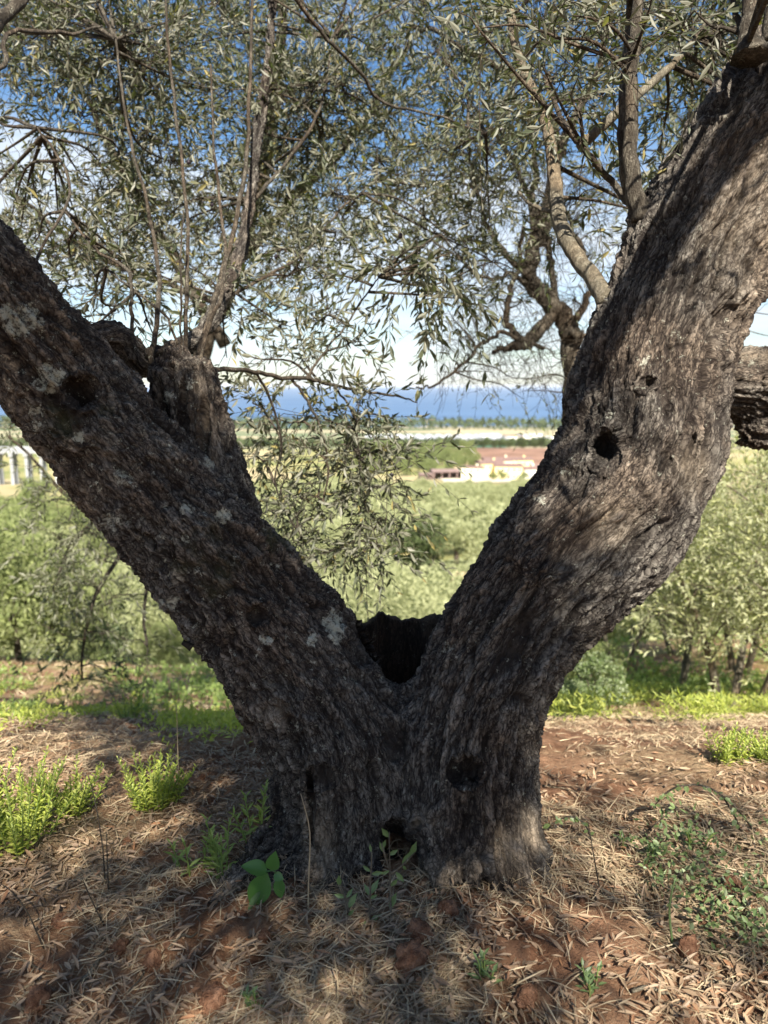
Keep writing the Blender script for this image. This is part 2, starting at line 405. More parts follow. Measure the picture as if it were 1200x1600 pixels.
# ------------------------------------------------------------------ wood by voxel remesh + bark relief
def evaluated(me, mods):
    o = bpy.data.objects.new('tmp', me); C.objects.link(o)
    for typ, kw in mods:
        md = o.modifiers.new(typ, typ)
        for k, v in kw.items(): setattr(md, k, v)
    dg = bpy.context.evaluated_depsgraph_get(); dg.update()
    r = bpy.data.meshes.new_from_object(o.evaluated_get(dg))
    bpy.data.objects.remove(o); return r
def skel(pts):
    p, _ = smooth_path(pts, [1]*len(pts), 24)
    P_ = np.array([tuple(v) for v in p]); T = np.gradient(P_, axis=0); T /= np.linalg.norm(T, axis=1)[:, None]
    s = np.concatenate([[0], np.cumsum(np.linalg.norm(np.diff(P_, axis=0), axis=1))])
    e = np.cross(T[0], [0, 1, 0]); E1 = np.zeros_like(P_)
    for i in range(len(P_)):
        e = e-T[i]*np.dot(e, T[i]); e /= np.linalg.norm(e); E1[i] = e
    return P_, T, s, E1, np.cross(T, E1)
def grain_coords(V, sk):
    P_, T, s, E1, E2 = sk; idx = np.zeros(len(V), int); dist = np.zeros(len(V))
    for a in range(0, len(V), 20000):
        v = V[a:a+20000]
        d = ((v[:, None]-P_[None])**2).sum(-1); j = d.argmin(1); idx[a:a+20000] = j; dist[a:a+20000] = np.sqrt(d[np.arange(len(v)), j])
    r = V-P_[idx]
    q = np.stack([(r*E1[idx]).sum(1), (r*E2[idx]).sum(1), s[idx]+(r*T[idx]).sum(1)], 1)
    return q, dist
def bark(q, seed=0, k=1.0, st=1.0):
    """height and crack mask of old olive bark in grain coordinates; st shortens the plates"""
    wq = q.copy(); wn = (fbm(q*np.array([11, 11, 7.]), 3, seed+40)-.5); wq[:, 0] += wn*.05; wq[:, 1] += (fbm(q*np.array([10, 10, 7.])+5, 2, seed+50)-.5)*.05
    wq[:, 2] += (fbm(q*np.array([20, 20, 12.])+9, 2, seed+55)-.5)*.05
    f1, f2, cid = worley(wq*np.array([46, 46, 8.5*st])*k, seed)
    pl = np.clip((f2-f1)/.22, 0, 1)**.6
    g1, g2, c2 = worley(wq*np.array([110, 110, 40.*st])*k+3, seed+9)
    pf = np.clip((g2-g1)/.28, 0, 1)**.7
    ridge = 1-np.abs(fbm(wq*np.array([21, 21, 3.6*st])*k, 4, seed+3)*2-1)*3.2
    big = fbm(wq*np.array([9, 9, 3.0]), 2, seed+8)
    fur = np.clip(1-np.abs(fbm(wq*np.array([7, 7, 1.5])+11, 3, seed+60)-.5)/.022, 0, 1)*(big > .42)
    h = -.013*fur+.0075*pl+.0050*pf+.009*(cid-.5)+.004*(c2-.5)+.019*(np.clip(ridge, -.6, 1)-.5)*np.clip(big*2, .4, 1.3)
    crack = np.clip(pl*.42+pf*.38+.40*np.clip(ridge, 0, 1)-.28*(1-cid)-.12*(1-c2)-.7*fur, 0, 1)
    return h, crack
def make_wood(name, tubes, skels, voxel, mat, parent, holes=(), pales=(), lichs=(), moss=(), lump=.02, smooth_it=10, coarse=.018, seed=0, barkk=1.0, amp=1.0, blobs=()):
    mb = MB()
    for tb in tubes:
        pts, rad = smooth_path([q[0] for q in tb], [q[1] for q in tb], 5)
        mb.tube(pts, rad, 20)
    for c, r in blobs:
        a = [Vector(c)+Vector((0, 0, r*math.cos(x))) for x in np.linspace(math.pi*.97, .1, 9)]
        mb.tube(a, [max(.1*r, r*math.sin(x)) for x in np.linspace(math.pi*.97, .1, 9)], 14)
    me = mb.mesh('tmpwood')
    me = evaluated(me, [('REMESH', dict(mode='VOXEL', voxel_size=coarse)), ('SMOOTH', dict(factor=.6, iterations=smooth_it)),
                        ('REMESH', dict(mode='VOXEL', voxel_size=voxel)), ('SMOOTH', dict(factor=.5, iterations=3))])
    n = len(me.vertices); V = np.zeros(n*3, np.float32); me.vertices.foreach_get('co', V); V = V.reshape(-1, 3).astype(float)
    def normals():
        me.vertices.foreach_set('co', V.astype(np.float32).ravel()); me.update()
        N = np.zeros(n*3, np.float32); me.vertex_normals.foreach_get('vector', N); return N.reshape(-1, 3).astype(float)
    N = normals()
    V = V+N*((fbm(V*5.5, 3, seed+70)-.5)*lump*2.2+(fbm(V*14, 2, seed+75)-.5)*lump*.9)[:, None]
    for (px, py, rx, ry, dep, Y) in holes:     # knot holes and hollows, pushed into the wood
        u, v, d = project(V); N = normals()
        e = np.exp(-(((u-px)/rx)**2+((v-py)/ry)**2)**1.6)*(N[:, 1] < .25)*(V[:, 1] < Y)
        rr_ = np.sqrt(((u-px)/rx)**2+((v-py)/ry)**2); V += N*(.010*min(1, dep/.05)*np.exp(-((rr_-1.45)/.32)**2)*(V[:, 1] < Y)*(N[:, 1] < .2))[:, None]
        vd = V-np.array([0, 0, CAMZ]); vd /= np.linalg.norm(vd, axis=1)[:, None]; V += vd*(e*dep)[:, None]
    N = normals()
    qs = [grain_coords(V, s) for s in skels]
    W = np.exp(-np.stack([q[1] for q in qs], 1)/.03); W /= W.sum(1)[:, None]
    H = 0; K = 0
    for j, (q, dd) in enumerate(qs):
        h, c = bark(q, seed+j*13, barkk, (1.6, 1.0, 1.5)[j % 3]); H = H+W[:, j]*h; K = K+W[:, j]*c
    u, v, d = project(V)
    pale = np.zeros(n); lich = np.zeros(n); ms = np.zeros(n)
    def spots(arr, lst, soft=1.0):
        for (px, py, rx, ry, a) in lst:
            arr[:] = np.maximum(arr, a*np.exp(-((((u-px)/rx)**2+((v-py)/ry)**2)**1.5)))
    spots(pale, pales); spots(lich, lichs); spots(ms, moss)
    lich = np.maximum(lich, np.where(u < 600, .30, .16))
    H = H*(1-.5*np.clip(pale, 0, 1))
    V = V+N*(H*amp-.018*min(1, lump/.014))[:, None]
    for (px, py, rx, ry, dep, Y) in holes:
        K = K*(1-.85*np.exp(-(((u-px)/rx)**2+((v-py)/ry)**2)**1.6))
    me.vertices.foreach_set('co', V.astype(np.float32).ravel())
    Q = np.stack([q[0] for q in qs], 1)[np.arange(n), W.argmax(1)]
    for nm, arr in (('crack', K), ('pale', pale), ('lich', lich), ('moss', ms)):
        me.attributes.new(nm, 'FLOAT', 'POINT').data.foreach_set('value', arr.astype(np.float32))
    me.attributes.new('grain', 'FLOAT_VECTOR', 'POINT').data.foreach_set('vector', Q.astype(np.float32).ravel())
    me.polygons.foreach_set('use_smooth', np.ones(len(me.polygons), bool)); me.update()
    me.name = name
    return link(name, me, mat, parent)
TS = 1.0
def TB(lst):   # (px,py,Y,r_px) list -> tube
    o = []
    for px, py, Y, r in lst:
        p, s = P(px, py, Y); o.append((p, r*s*TS))
    return o
def SK(lst): return skel([P(a, b, c)[0] for a, b, c, *_ in lst])

tree = empty('olive_tree', (0, 1.9, 0), label='huge old forked olive tree in the foreground with two thick leaning limbs', category='olive tree')
Lp = [(-420, 20, 1.75, 108), (-150, 318, 1.80, 100), (-45, 435, 1.83, 98), (20, 512, 1.86, 98), (88, 592, 1.88, 98), (180, 700, 1.91, 99), (265, 795, 1.93, 103), (345, 890, 1.94, 106), (415, 975, 1.94, 110), (485, 1070, 1.93, 116), (530, 1170, 1.90, 112), (545, 1270, 1.88, 100), (548, 1360, 1.86, 96), (548, 1470, 1.84, 100)]
Rp = [(1480, -170, 2.42, 132), (1330, 60, 2.36, 132), (1215, 215, 2.28, 132), (1122, 345, 2.20, 125), (1045, 500, 2.12, 114), (1012, 610, 2.08, 122), (998, 700, 2.04, 130), (950, 795, 2.00, 131), (878, 880, 1.95, 120), (805, 975, 1.92, 112), (752, 1080, 1.90, 106), (735, 1180, 1.88, 108), (738, 1290, 1.86, 110), (740, 1380, 1.84, 104), (738, 1470, 1.84, 112)]
tubes = [TB(Lp), TB(Rp),
         TB([(610, 1075, 1.97, 62), (632, 1150, 1.93, 92), (640, 1240, 1.92, 96), (642, 1330, 1.98, 80), (640, 1440, 2.0, 90)]),
         TB([(440, 1080, 2.02, 50), (447, 1150, 2.02, 44), (460, 1230, 1.98, 42), (452, 1305, 1.88, 52), (420, 1360, 1.77, 54), (385, 1396, 1.68, 47), (348, 1420, 1.62, 36), (318, 1446, 1.58, 18)]),
         TB([(505, 1200, 1.82, 30), (497, 1290, 1.78, 34), (496, 1370, 1.72, 38), (492, 1420, 1.66, 36), (485, 1490, 1.60, 32)]),
         TB([(560, 1340, 1.74, 28), (548, 1400, 1.70, 36), (540, 1460, 1.66, 30)]),
         TB([(800, 1260, 1.84, 50), (812, 1330, 1.84, 48), (818, 1400, 1.82, 44), (835, 1450, 1.74, 34)]), TB([(790, 1330, 1.78, 40), (800, 1400, 1.70, 38), (830, 1450, 1.62, 26), (860, 1480, 1.56, 14)]),
         TB([(660, 1350, 1.76, 40), (652, 1415, 1.68, 32), (636, 1470, 1.58, 18)]), TB([(820, 1345, 1.80, 42), (858, 1395, 1.73, 30), (900, 1430, 1.66, 15)]),
         TB([(700, 1310, 1.74, 46), (690, 1370, 1.70, 44), (690, 1440, 1.66, 30)])]
def sph(px, py, Y, r): p, s = P(px, py, Y); return (p, r*s)
blobs = [sph(652, 1290, 1.72, 24), sph(690, 1365, 1.66, 34), sph(745, 1352, 1.66, 34), sph(800, 1340, 1.72, 30), sph(828, 1300, 1.78, 26), sph(838, 1350, 1.82, 22),
         sph(1075, 745, 2.0, 55), sph(1030, 850, 2.0, 28), sph(975, 830, 1.86, 36), sph(1180, 120, 2.28, 40), sph(1000, 345, 2.16, 30), sph(120, 640, 1.80, 50), sph(425, 1135, 1.95, 30), sph(840, 900, 1.78, 34), sph(560, 1240, 1.76, 32), sph(750, 1230, 1.76, 34)]
holes = [(948, 703, 17, 24, .10, 2.6), (1012, 598, 12, 8, .02, 2.6), (128, 612, 22, 20, .05, 2.6), (112, 640, 34, 44, .02, 2.6), (728, 1205, 20, 20, .06, 2.6), (650, 1290, 5, 8, .02, 2.6),
         (616, 1308, 20, 22, .16, 2.6), (626, 1342, 26, 28, .22, 2.6), (632, 1385, 30, 32, .24, 2.6), (565, 1392, 16, 28, .06, 2.6), (1076, 712, 14, 40, .018, 2.6),
         (484, 1262, 5, 60, .03, 2.6), (405, 960, 14, 14, .02, 2.6), (500, 1215, 24, 16, .02, 2.6), (575, 1000, 26, 34, .05, 2.6), (620, 1160, 16, 30, .02, 2.6)]
pales = [(655, 1282, 24, 16, .6), (690, 1365, 34, 26, .7), (745, 1352, 30, 26, .6), (800, 1335, 36, 30, .85), (845, 1300, 26, 34, .9), (495, 1340, 26, 70, .7), (545, 1400, 20, 40, .55), (385, 1405, 40, 36, .95), (470, 1290, 9, 60, .7),
         (1085, 735, 34, 40, .35), (960, 820, 40, 40, .4), (1160, 330, 70, 160, .22), (425, 1120, 22, 24, .4), (500, 1420, 60, 30, .6)]  # tan patches; at roots, knobs and right limb they also paint in sunlight
lichs = [(35, 498, 55, 40, .62), (75, 592, 38, 32, .66), (55, 650, 26, 34, .55), (122, 682, 16, 12, .6), (292, 795, 20, 14, .62), (352, 802, 18, 12, .66), (252, 840, 16, 10, .55), (285, 842, 14, 12, .6), (525, 978, 18, 34, .8), (488, 1000, 12, 16, .65), (415, 1000, 16, 12, .6),
         (195, 745, 26, 22, .5), (170, 820, 40, 26, .5), (370, 740, 26, 12, .6), (330, 720, 26, 16, .55), (255, 945, 40, 16, .5), (245, 600, 10, 12, .4), (450, 830, 20, 14, .45), (425, 880, 16, 16, .4), (300, 900, 30, 26, .42), (100, 480, 90, 60, .35), (180, 640, 70, 60, .3),
         (880, 735, 16, 12, .55), (840, 780, 16, 14, .45), (1010, 560, 30, 34, .4), (1060, 520, 30, 40, .38), (700, 1020, 30, 30, .45), (900, 720, 30, 24, .4), (730, 990, 20, 30, .4), (555, 1060, 30, 20, .4), (950, 640, 30, 50, .35)]
moss = [(80, 690, 60, 90, .5), (330, 870, 120, 120, .5), (450, 830, 90, 60, .5), (150, 640, 60, 60, .4), (820, 860, 80, 120, .3)]
trunk = make_wood('trunk', tubes, [SK(Lp), SK(Rp), SK([(440, 1080, 2.02), (447, 1150, 2.02), (460, 1230, 1.98), (452, 1305, 1.88), (420, 1360, 1.77), (350, 1424, 1.62)])], .0048, M['bark'], None, holes, pales, lichs, moss, seed=1, blobs=blobs, lump=.017)
rel(trunk, tree)

# sawn stub standing on the left limb
St = [(352, 830, 2.02, 62), (330, 760, 2.05, 60), (308, 680, 2.07, 56), (292, 620, 2.08, 53), (284, 580, 2.09, 50), (282, 562, 2.09, 44)]
stub = make_wood('cut_stub', [TB(St), TB([(252, 600, 2.05, 12), (258, 640, 2.04, 13), (262, 700, 2.04, 12)]), TB([(335, 620, 2.12, 14), (350, 700, 2.12, 14), (372, 790, 2.1, 16)])], [SK(St)], .005, M['bark'], None,
    holes=[(285, 655, 6, 50, .02, 3), (318, 690, 8, 60, .025, 3)], pales=[(312, 640, 18, 70, .35), (335, 700, 8, 60, .4)], lichs=[(290, 600, 34, 14, .5), (260, 620, 20, 20, .5), (300, 720, 30, 30, .55), (300, 690, 40, 40, .3)],
    seed=5, blobs=[sph(275, 576, 2.07, 34), sph(300, 580, 2.05, 26)], coarse=.010, smooth_it=3, lump=.008, barkk=1.0, amp=.75)
rel(stub, tree)
# crooked branch leaving the left limb behind the stub
Br = [(110, 560, 1.98, 28), (150, 528, 2.06, 24), (185, 530, 2.12, 24), (212, 566, 2.17, 27), (245, 558, 2.24, 19), (290, 540, 2.4, 17), (325, 508, 2.6, 16), (350, 455, 2.9, 15), (375, 400, 3.1, 12.5), (393, 300, 3.3, 10.5), (402, 210, 3.4, 9), (418, 110, 3.5, 10), (430, -60, 3.6, 8)]
br = make_wood('crooked_branch', [TB(Br), TB([(212, 566, 2.17, 20), (222, 590, 2.16, 15)])], [SK(Br)], .0065, M['bark'], None, seed=8, coarse=.012, smooth_it=3, lump=.008, amp=.55, barkk=1.5)
rel(br, tree)
# horizontal cut limb on the right behind the leaning limb
Cb = [(1050, 600, 2.67, 60), (1120, 600, 2.67, 56), (1175, 600, 2.66, 60), (1240, 600, 2.62, 66), (1400, 590, 2.52, 70), (1560, 560, 2.42, 70)]
cb = make_wood('cut_limb', [TB(Cb), TB([(1210, 620, 2.64, 50), (1195, 665, 2.64, 42), (1186, 690, 2.64, 34), (1184, 700, 2.64, 26)])], [SK(Cb)], .0065, M['bark'], None, seed=9, coarse=.014, smooth_it=5,
               lichs=[(1160, 560, 40, 16, .4)], lump=.014, pales=[(1170, 552, 60, 10, .3)])  # pale strip along the top: its sunlit side put into the colour
rel(cb, tree)
# broken hollow wall standing in the crotch
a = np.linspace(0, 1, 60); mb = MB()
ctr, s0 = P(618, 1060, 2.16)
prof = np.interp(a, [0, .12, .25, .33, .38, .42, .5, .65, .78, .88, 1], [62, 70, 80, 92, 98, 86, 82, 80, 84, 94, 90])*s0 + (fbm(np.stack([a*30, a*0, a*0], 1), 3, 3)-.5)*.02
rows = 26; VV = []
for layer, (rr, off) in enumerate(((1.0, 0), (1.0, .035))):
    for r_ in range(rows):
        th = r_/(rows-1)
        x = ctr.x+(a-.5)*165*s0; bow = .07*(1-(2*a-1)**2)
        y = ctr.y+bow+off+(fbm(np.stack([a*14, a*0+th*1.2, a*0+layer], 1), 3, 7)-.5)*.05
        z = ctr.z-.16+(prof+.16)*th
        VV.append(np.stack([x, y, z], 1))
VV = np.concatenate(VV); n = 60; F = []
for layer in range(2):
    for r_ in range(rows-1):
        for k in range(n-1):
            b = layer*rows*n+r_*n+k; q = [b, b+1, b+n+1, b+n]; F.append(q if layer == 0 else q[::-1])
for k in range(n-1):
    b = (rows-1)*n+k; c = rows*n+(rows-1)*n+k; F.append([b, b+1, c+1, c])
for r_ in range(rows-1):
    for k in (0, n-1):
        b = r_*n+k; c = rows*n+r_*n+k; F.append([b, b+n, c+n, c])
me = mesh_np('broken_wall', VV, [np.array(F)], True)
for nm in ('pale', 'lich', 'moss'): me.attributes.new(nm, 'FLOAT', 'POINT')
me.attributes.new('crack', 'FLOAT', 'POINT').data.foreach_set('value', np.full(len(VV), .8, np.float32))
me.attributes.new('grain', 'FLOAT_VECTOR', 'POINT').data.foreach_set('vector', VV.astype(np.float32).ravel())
rel(link('broken_wall', me, M['bark_dark'], None, label='dark jagged remnant of hollow wood in the fork'), tree)
# snapped twig on the lower right of the limb, bark flakes
mb = MB(); p0 = P(870, 1050, 1.92)[0]; p1 = P(886, 1036, 1.90)[0]; p2 = P(904, 1024, 1.88)[0]; mb.tube([p0, p1, p2], [.008, .006, .003], 6, .3)
rel(link('twig_stub', mb.mesh('twig_stub', True), M['bark_dark']), tree)
mb = MB(); pts = [P(a_, b_, 1.83)[0] for a_, b_ in ((300, 1012), (286, 1004), (288, 1000))]; mb.tube(pts, [.012, .007, .002], 5, .4)
rel(link('bark_flake', mb.mesh('bark_flake', True), M['bark_dark']), tree)

# ------------------------------------------------------------------ branches and foliage
boughs = []      # (points, rad) used as attractors
def bough(lst, m, root, name='branch', n=7, sides=8, bump=.10, att=True, wig=.004):
    tb = TB(lst); pts, rad = smooth_path([q[0] for q in tb], [q[1] for q in tb], n)
    L = len(pts)
    ph = random.random()*99
    pp = np.array([tuple(p) for p in pts]); k = np.arange(L)*.7
    off = np.stack([vnoise(np.stack([k+ph+j*31, k*0, k*0], 1), 3)-.5 for j in range(3)], 1)*2*wig*np.clip(np.arange(L)/3, 0, 1)[:, None]
    pts = [Vector(v) for v in pp+off]
    mb = MB(); mb.tube(pts, rad, sides, bump, int(ph))
    o = link(name, mb.mesh(name, True), m); rel(o, root)
    if att: boughs.append((root.name, [tuple(p) for p in pts]))
    return o
T1 = tree
TS = .55
# water sprouts from the stub
for l in ([(300, 590, 2.09, 8), (328, 490, 2.3, 7.5), (362, 370, 2.6, 7), (386, 240, 2.8, 6), (391, 110, 2.9, 5), (394, -50, 3.0, 4)],
          [(292, 588, 2.08, 7), (290, 470, 2.3, 6), (292, 340, 2.5, 5), (276, 190, 2.7, 4.5), (262, 60, 2.8, 4), (255, -60, 2.8, 3)],
          [(306, 590, 2.06, 7), (322, 520, 2.15, 6.5), (346, 455, 2.3, 6), (352, 380, 2.5, 5), (335, 240, 2.7, 4), (330, 100, 2.8, 3)],
          [(234, 590, 2.12, 9), (238, 545, 2.16, 8), (247, 480, 2.3, 7), (246, 420, 2.5, 6), (232, 330, 2.8, 5), (200, 200, 3.0, 4), (180, 60, 3.1, 3)],
          [(285, 585, 2.08, 4), (262, 500, 2.2, 3.5), (205, 450, 2.4, 3), (165, 420, 2.6, 3)],
          [(206, 528, 2.13, 6), (204, 470, 2.25, 5), (198, 420, 2.4, 5), (150, 390, 2.6, 4), (100, 330, 2.8, 3)],
          [(287, 588, 2.06, 3.5), (283, 520, 2.1, 3), (282, 430, 2.2, 3), (285, 330, 2.3, 2.5)],
          [(314, 575, 2.1, 7), (360, 578, 2.3, 7), (400, 581, 2.5, 6.5), (440, 590, 2.65, 6), (480, 592, 2.8, 6), (520, 601, 2.95, 5), (575, 612, 3.0, 4), (625, 620, 3.05, 3), (652, 628, 3.05, 1.5)],
          [(478, 592, 2.8, 4), (500, 560, 2.85, 3.5), (535, 515, 2.9, 3), (575, 455, 2.95, 2.5), (592, 432, 2.95, 2)],
          [(455, 592, 2.72, 4.5), (480, 625, 2.75, 4), (500, 668, 2.8, 3.5), (512, 730, 2.85, 3), (505, 790, 2.85, 2)],
          [(520, 601, 2.95, 3.5), (548, 640, 2.95, 3), (560, 700, 2.95, 3), (566, 770, 2.95, 2.5), (590, 850, 2.95, 2)],
          [(400, 582, 2.5, 4), (420, 620, 2.6, 3.5), (440, 690, 2.7, 3), (430, 760, 2.8, 2.5), (470, 840, 2.85, 2)],
          [(345, 470, 2.9, 6), (400, 440, 3.1, 5), (470, 400, 3.2, 4), (530, 330, 3.3, 3), (590, 280, 3.4, 2.5)],
          [(390, 320, 3.3, 6), (450, 250, 3.4, 5), (500, 170, 3.5, 4), (520, 60, 3.6, 3)],
          [(-30, 60, 1.9, 20), (10, 22, 2.0, 17), (45, -12, 2.1, 13), (90, -60, 2.2, 11)],
          [(-30, 110, 2.2, 8), (6, 100, 2.3, 7), (10, 55, 2.4, 6), (60, 48, 2.6, 6), (110, 52, 2.8, 5), (160, 40, 3.0, 3)],
          [(440, -50, 2.6, 7), (470, 12, 2.7, 6), (520, 70, 2.8, 5.5), (560, 108, 2.9, 5), (600, 160, 3.0, 4), (690, 182, 3.1, 3.5), (760, 210, 3.2, 2.5)],
          [(40, 470, 2.1, 5), (60, 400, 2.4, 4.5), (110, 290, 2.8, 4), (60, 200, 3.0, 3)]):
    bough(l, M['twig'], T1)
TS = 1.0
for l in ([(1004, 345, 2.12, 18), (990, 290, 2.14, 13), (984, 200, 2.18, 11), (988, 100, 2.20, 10), (998, 0, 2.25, 9), (1010, -140, 2.30, 8)],
          [(1000, 340, 2.16, 12), (976, 270, 2.20, 9), (974, 160, 2.26, 7), (982, 40, 2.32, 6), (984, -100, 2.15, 5)],
          [(992, 325, 2.16, 8), (960, 290, 2.30, 5.5), (912, 232, 2.25, 5), (880, 190, 2.45, 4), (850, 120, 2.65, 3)],
          [(1172, 90, 2.05, 30), (1170, 60, 2.06, 16), (1172, 10, 2.10, 12), (1166, -60, 2.15, 11)],
          [(1205, 70, 2.05, 18), (1212, 10, 2.08, 14), (1225, -70, 2.10, 12)],
          [(1170, 70, 2.07, 6), (1155, 40, 2.12, 5), (1142, -20, 2.20, 4)],
          [(950, 470, 2.11, 18), (930, 440, 2.23, 14), (900, 400, 2.35, 13), (875, 350, 2.45, 12), (868, 290, 2.55, 11), (860, 230, 2.65, 9), (845, 170, 2.75, 8), (808, 80, 2.95, 7), (790, -50, 3.15, 6)],
          [(868, 332, 2.49, 4), (835, 322, 2.55, 3), (808, 300, 2.65, 2)],
          [(905, 232, 2.45, 8), (940, 198, 2.45, 8), (975, 165, 2.45, 7), (1040, 110, 2.55, 6), (1090, 60, 2.65, 4)]):
    bough(l, M['twig2'] if l[0][0] in (950, 868, 905) else M['twig'], T1)

# second olive tree behind the right limb
T2 = empty('olive_tree', (P(840, 1100, 4.9)[0].x, 4.9, gz(1.0, 4.9)), label='thin twisted olive tree behind the right limb with bare drooping twigs and a dead snag', category='olive tree')
for l, nm in (([(835, 1110, 4.9, 26), (868, 900, 4.9, 20), (893, 700, 4.85, 17), (895, 600, 4.8, 16), (893, 545, 4.8, 16), (886, 505, 4.8, 17), (850, 462, 4.8, 14), (826, 436, 4.8, 13), (830, 400, 4.8, 12), (852, 350, 4.8, 11), (862, 290, 4.8, 10), (880, 225, 4.8, 8), (930, 120, 4.8, 6), (960, 0, 4.8, 5)], 'trunk'),
              ([(872, 485, 4.8, 9), (850, 505, 4.75, 10), (828, 530, 4.7, 11), (812, 540, 4.7, 9), (790, 543, 4.7, 5), (768, 549, 4.7, 3)], 'dead_snag'),
              ([(820, 535, 4.7, 7), (800, 515, 4.7, 5.5), (788, 490, 4.7, 5), (805, 430, 4.7, 4), (820, 350, 4.7, 3)], 'branch'),
              ([(840, 410, 4.8, 6), (828, 330, 4.8, 5.5), (835, 280, 4.8, 5), (830, 200, 4.8, 4), (780, 100, 4.8, 3)], 'branch'),
              ([(868, 478, 4.8, 6), (858, 400, 4.8, 5), (850, 360, 4.8, 5), (800, 250, 4.8, 4), (740, 170, 4.8, 3)], 'branch'),
              ([(900, 500, 4.7, 6), (925, 440, 4.7, 5), (900, 370, 4.7, 4), (880, 330, 4.7, 3)], 'branch'),
              ([(840, 452, 4.8, 4), (800, 430, 4.7, 3.5), (760, 435, 4.6, 3), (720, 410, 4.6, 2.5)], 'branch'),
              ([(850, 545, 4.7, 3.5), (790, 522, 4.65, 3.5), (755, 535, 4.6, 3), (720, 570, 4.6, 2.5), (680, 600, 4.55, 2), (650, 605, 4.55, 1.5)], 'branch'),
              ([(830, 440, 4.75, 5), (770, 370, 4.7, 4), (740, 280, 4.7, 3), (730, 200, 4.7, 2)], 'branch'),
              ([(875, 240, 4.8, 6), (840, 150, 4.8, 5), (700, 60, 4.8, 4), (640, 40, 4.8, 3)], 'branch'),
              ([(890, 520, 4.7, 5), (930, 520, 4.7, 5), (1000, 420, 4.7, 5), (1060, 250, 4.7, 4), (1090, 100, 4.7, 3)], 'branch')):
    bough(l, M['twig'], T2, nm, wig=.015)
T3 = empty('olive_tree', (-.4, 5.6, gz(-.4, 5.6)), label='leafy olive tree standing beyond the left limb, its crown filling the upper left', category='olive tree')
for l, nm in (([(520, 1110, 5.6, 22), (450, 980, 5.6, 21), (370, 840, 5.6, 19), (310, 740, 5.6, 17), (296, 650, 5.6, 16), (315, 545, 5.6, 14), (360, 440, 5.6, 12), (400, 300, 5.6, 13), (430, 150, 5.6, 10), (440, -40, 5.6, 7)], 'trunk'),
              ([(352, 540, 5.6, 10), (270, 400, 5.6, 8), (180, 250, 5.6, 6), (90, 60, 5.6, 4)], 'branch'),
              ([(380, 400, 5.6, 9), (470, 300, 5.5, 7), (560, 200, 5.5, 6), (640, 60, 5.4, 4)], 'branch'),
              ([(360, 480, 5.6, 7), (250, 440, 5.6, 5), (120, 380, 5.6, 4), (20, 300, 5.6, 3)], 'branch')):
    bough(l, M['twig'], T3, nm, wig=.02)

def dens(px, py):
    """wanted leaf cover over the picture at build time"""
    def g(cx, cy, rx, ry): return math.exp(-(((px-cx)/rx)**2+((py-cy)/ry)**2)**2)
    if py > 470: return 0
    d = 1.0
    d -= .70*g(60, 255, 110, 100)
    d -= .35*g(20, 130, 60, 40)
    d -= .62*g(860, 430, 150, 170)
    d -= .45*g(930, 250, 60, 110)
    d -= .55*g(640, 450, 70, 60)
    if py > 380: d *= max(0, 1-(py-380)/110)*.8+.1
    if px > 1010: d *= .75
    return max(0, d)
leafs = {r: [] for r in (T1.name, T2.name, T3.name)}
twigs = {r: [] for r in (T1.name, T2.name, T3.name)}
subs = {r: MB() for r in (T1.name, T2.name, T3.name)}
NP = {r: np.array([p for n_, b in boughs if n_ == r for p in b[1:]]) for r in leafs}
def lands_on_sun(c, g0=None):
    """would its shade land on the open sunlit soil?"""
    tt = c[2]/SUNV.z; x, y = c[0]-SUNV.x*tt, c[1]-SUNV.y*tt
    return .35 < x < 2.6 and 1.95 < y < 3.7
def clump(root, c, rad, nsp, L0, K=8, up=.35, droop=.25, miss=.12, wr=.25, thin=False, splen=(.16, .34)):
    """one leafy sub-branch from the nearest bough into the clump, with sprays along it"""
    c = np.array(c, float); B = NP[root]; 
    dd = ((B-c)**2).sum(1)+((np.maximum(0, B[:, 2]-c[2]+.05))**2)*2
    a = B[dd.argmin()]; v = c-a; L = np.linalg.norm(v)+1e-6
    mid = a+v*.5+rng.normal(0, .07*L, 3)+np.array([0, 0, .05*L])
    end = c+v/L*rad*.8+rng.normal(0, rad*.25, 3)
    pts, rr = smooth_path([a, mid, c, end], [.0055+.003*min(L, 1), .0048, .0032, .0018], 4)
    subs[root].tube(pts, rr, 5, cap=False)
    pp = np.array([tuple(p) for p in pts]); n = nsp
    s = rng.uniform(.3 if L > .5 else .1, 1, n)*(len(pp)-1.001); i = s.astype(int); f = (s-i)[:, None]
    core = pp[i]*(1-f)+pp[i+1]*f
    # secondary twigs spread sprays through the clump
    off = rng.normal(0, 1, (n, 3)); off /= np.linalg.norm(off, axis=1)[:, None]
    base = core+off*(rng.uniform(0, 1, n)**.7*rad*.8)[:, None]
    d = off+rng.normal(0, .4, (n, 3)); d[:, 2] += up
    conn = np.stack([core, core*.66+base*.34+rng.normal(0, .008, (n, 3)), core*.33+base*.67+rng.normal(0, .008, (n, 3)), base], 1)
    twigs[root].append((conn, .0024))
    lf, tw = sprays(base, d, rng.uniform(*splen, n), K, L0, droop=droop, miss=miss, wr=wr)
    leafs[root].append(lf); twigs[root].append((tw, .0015))
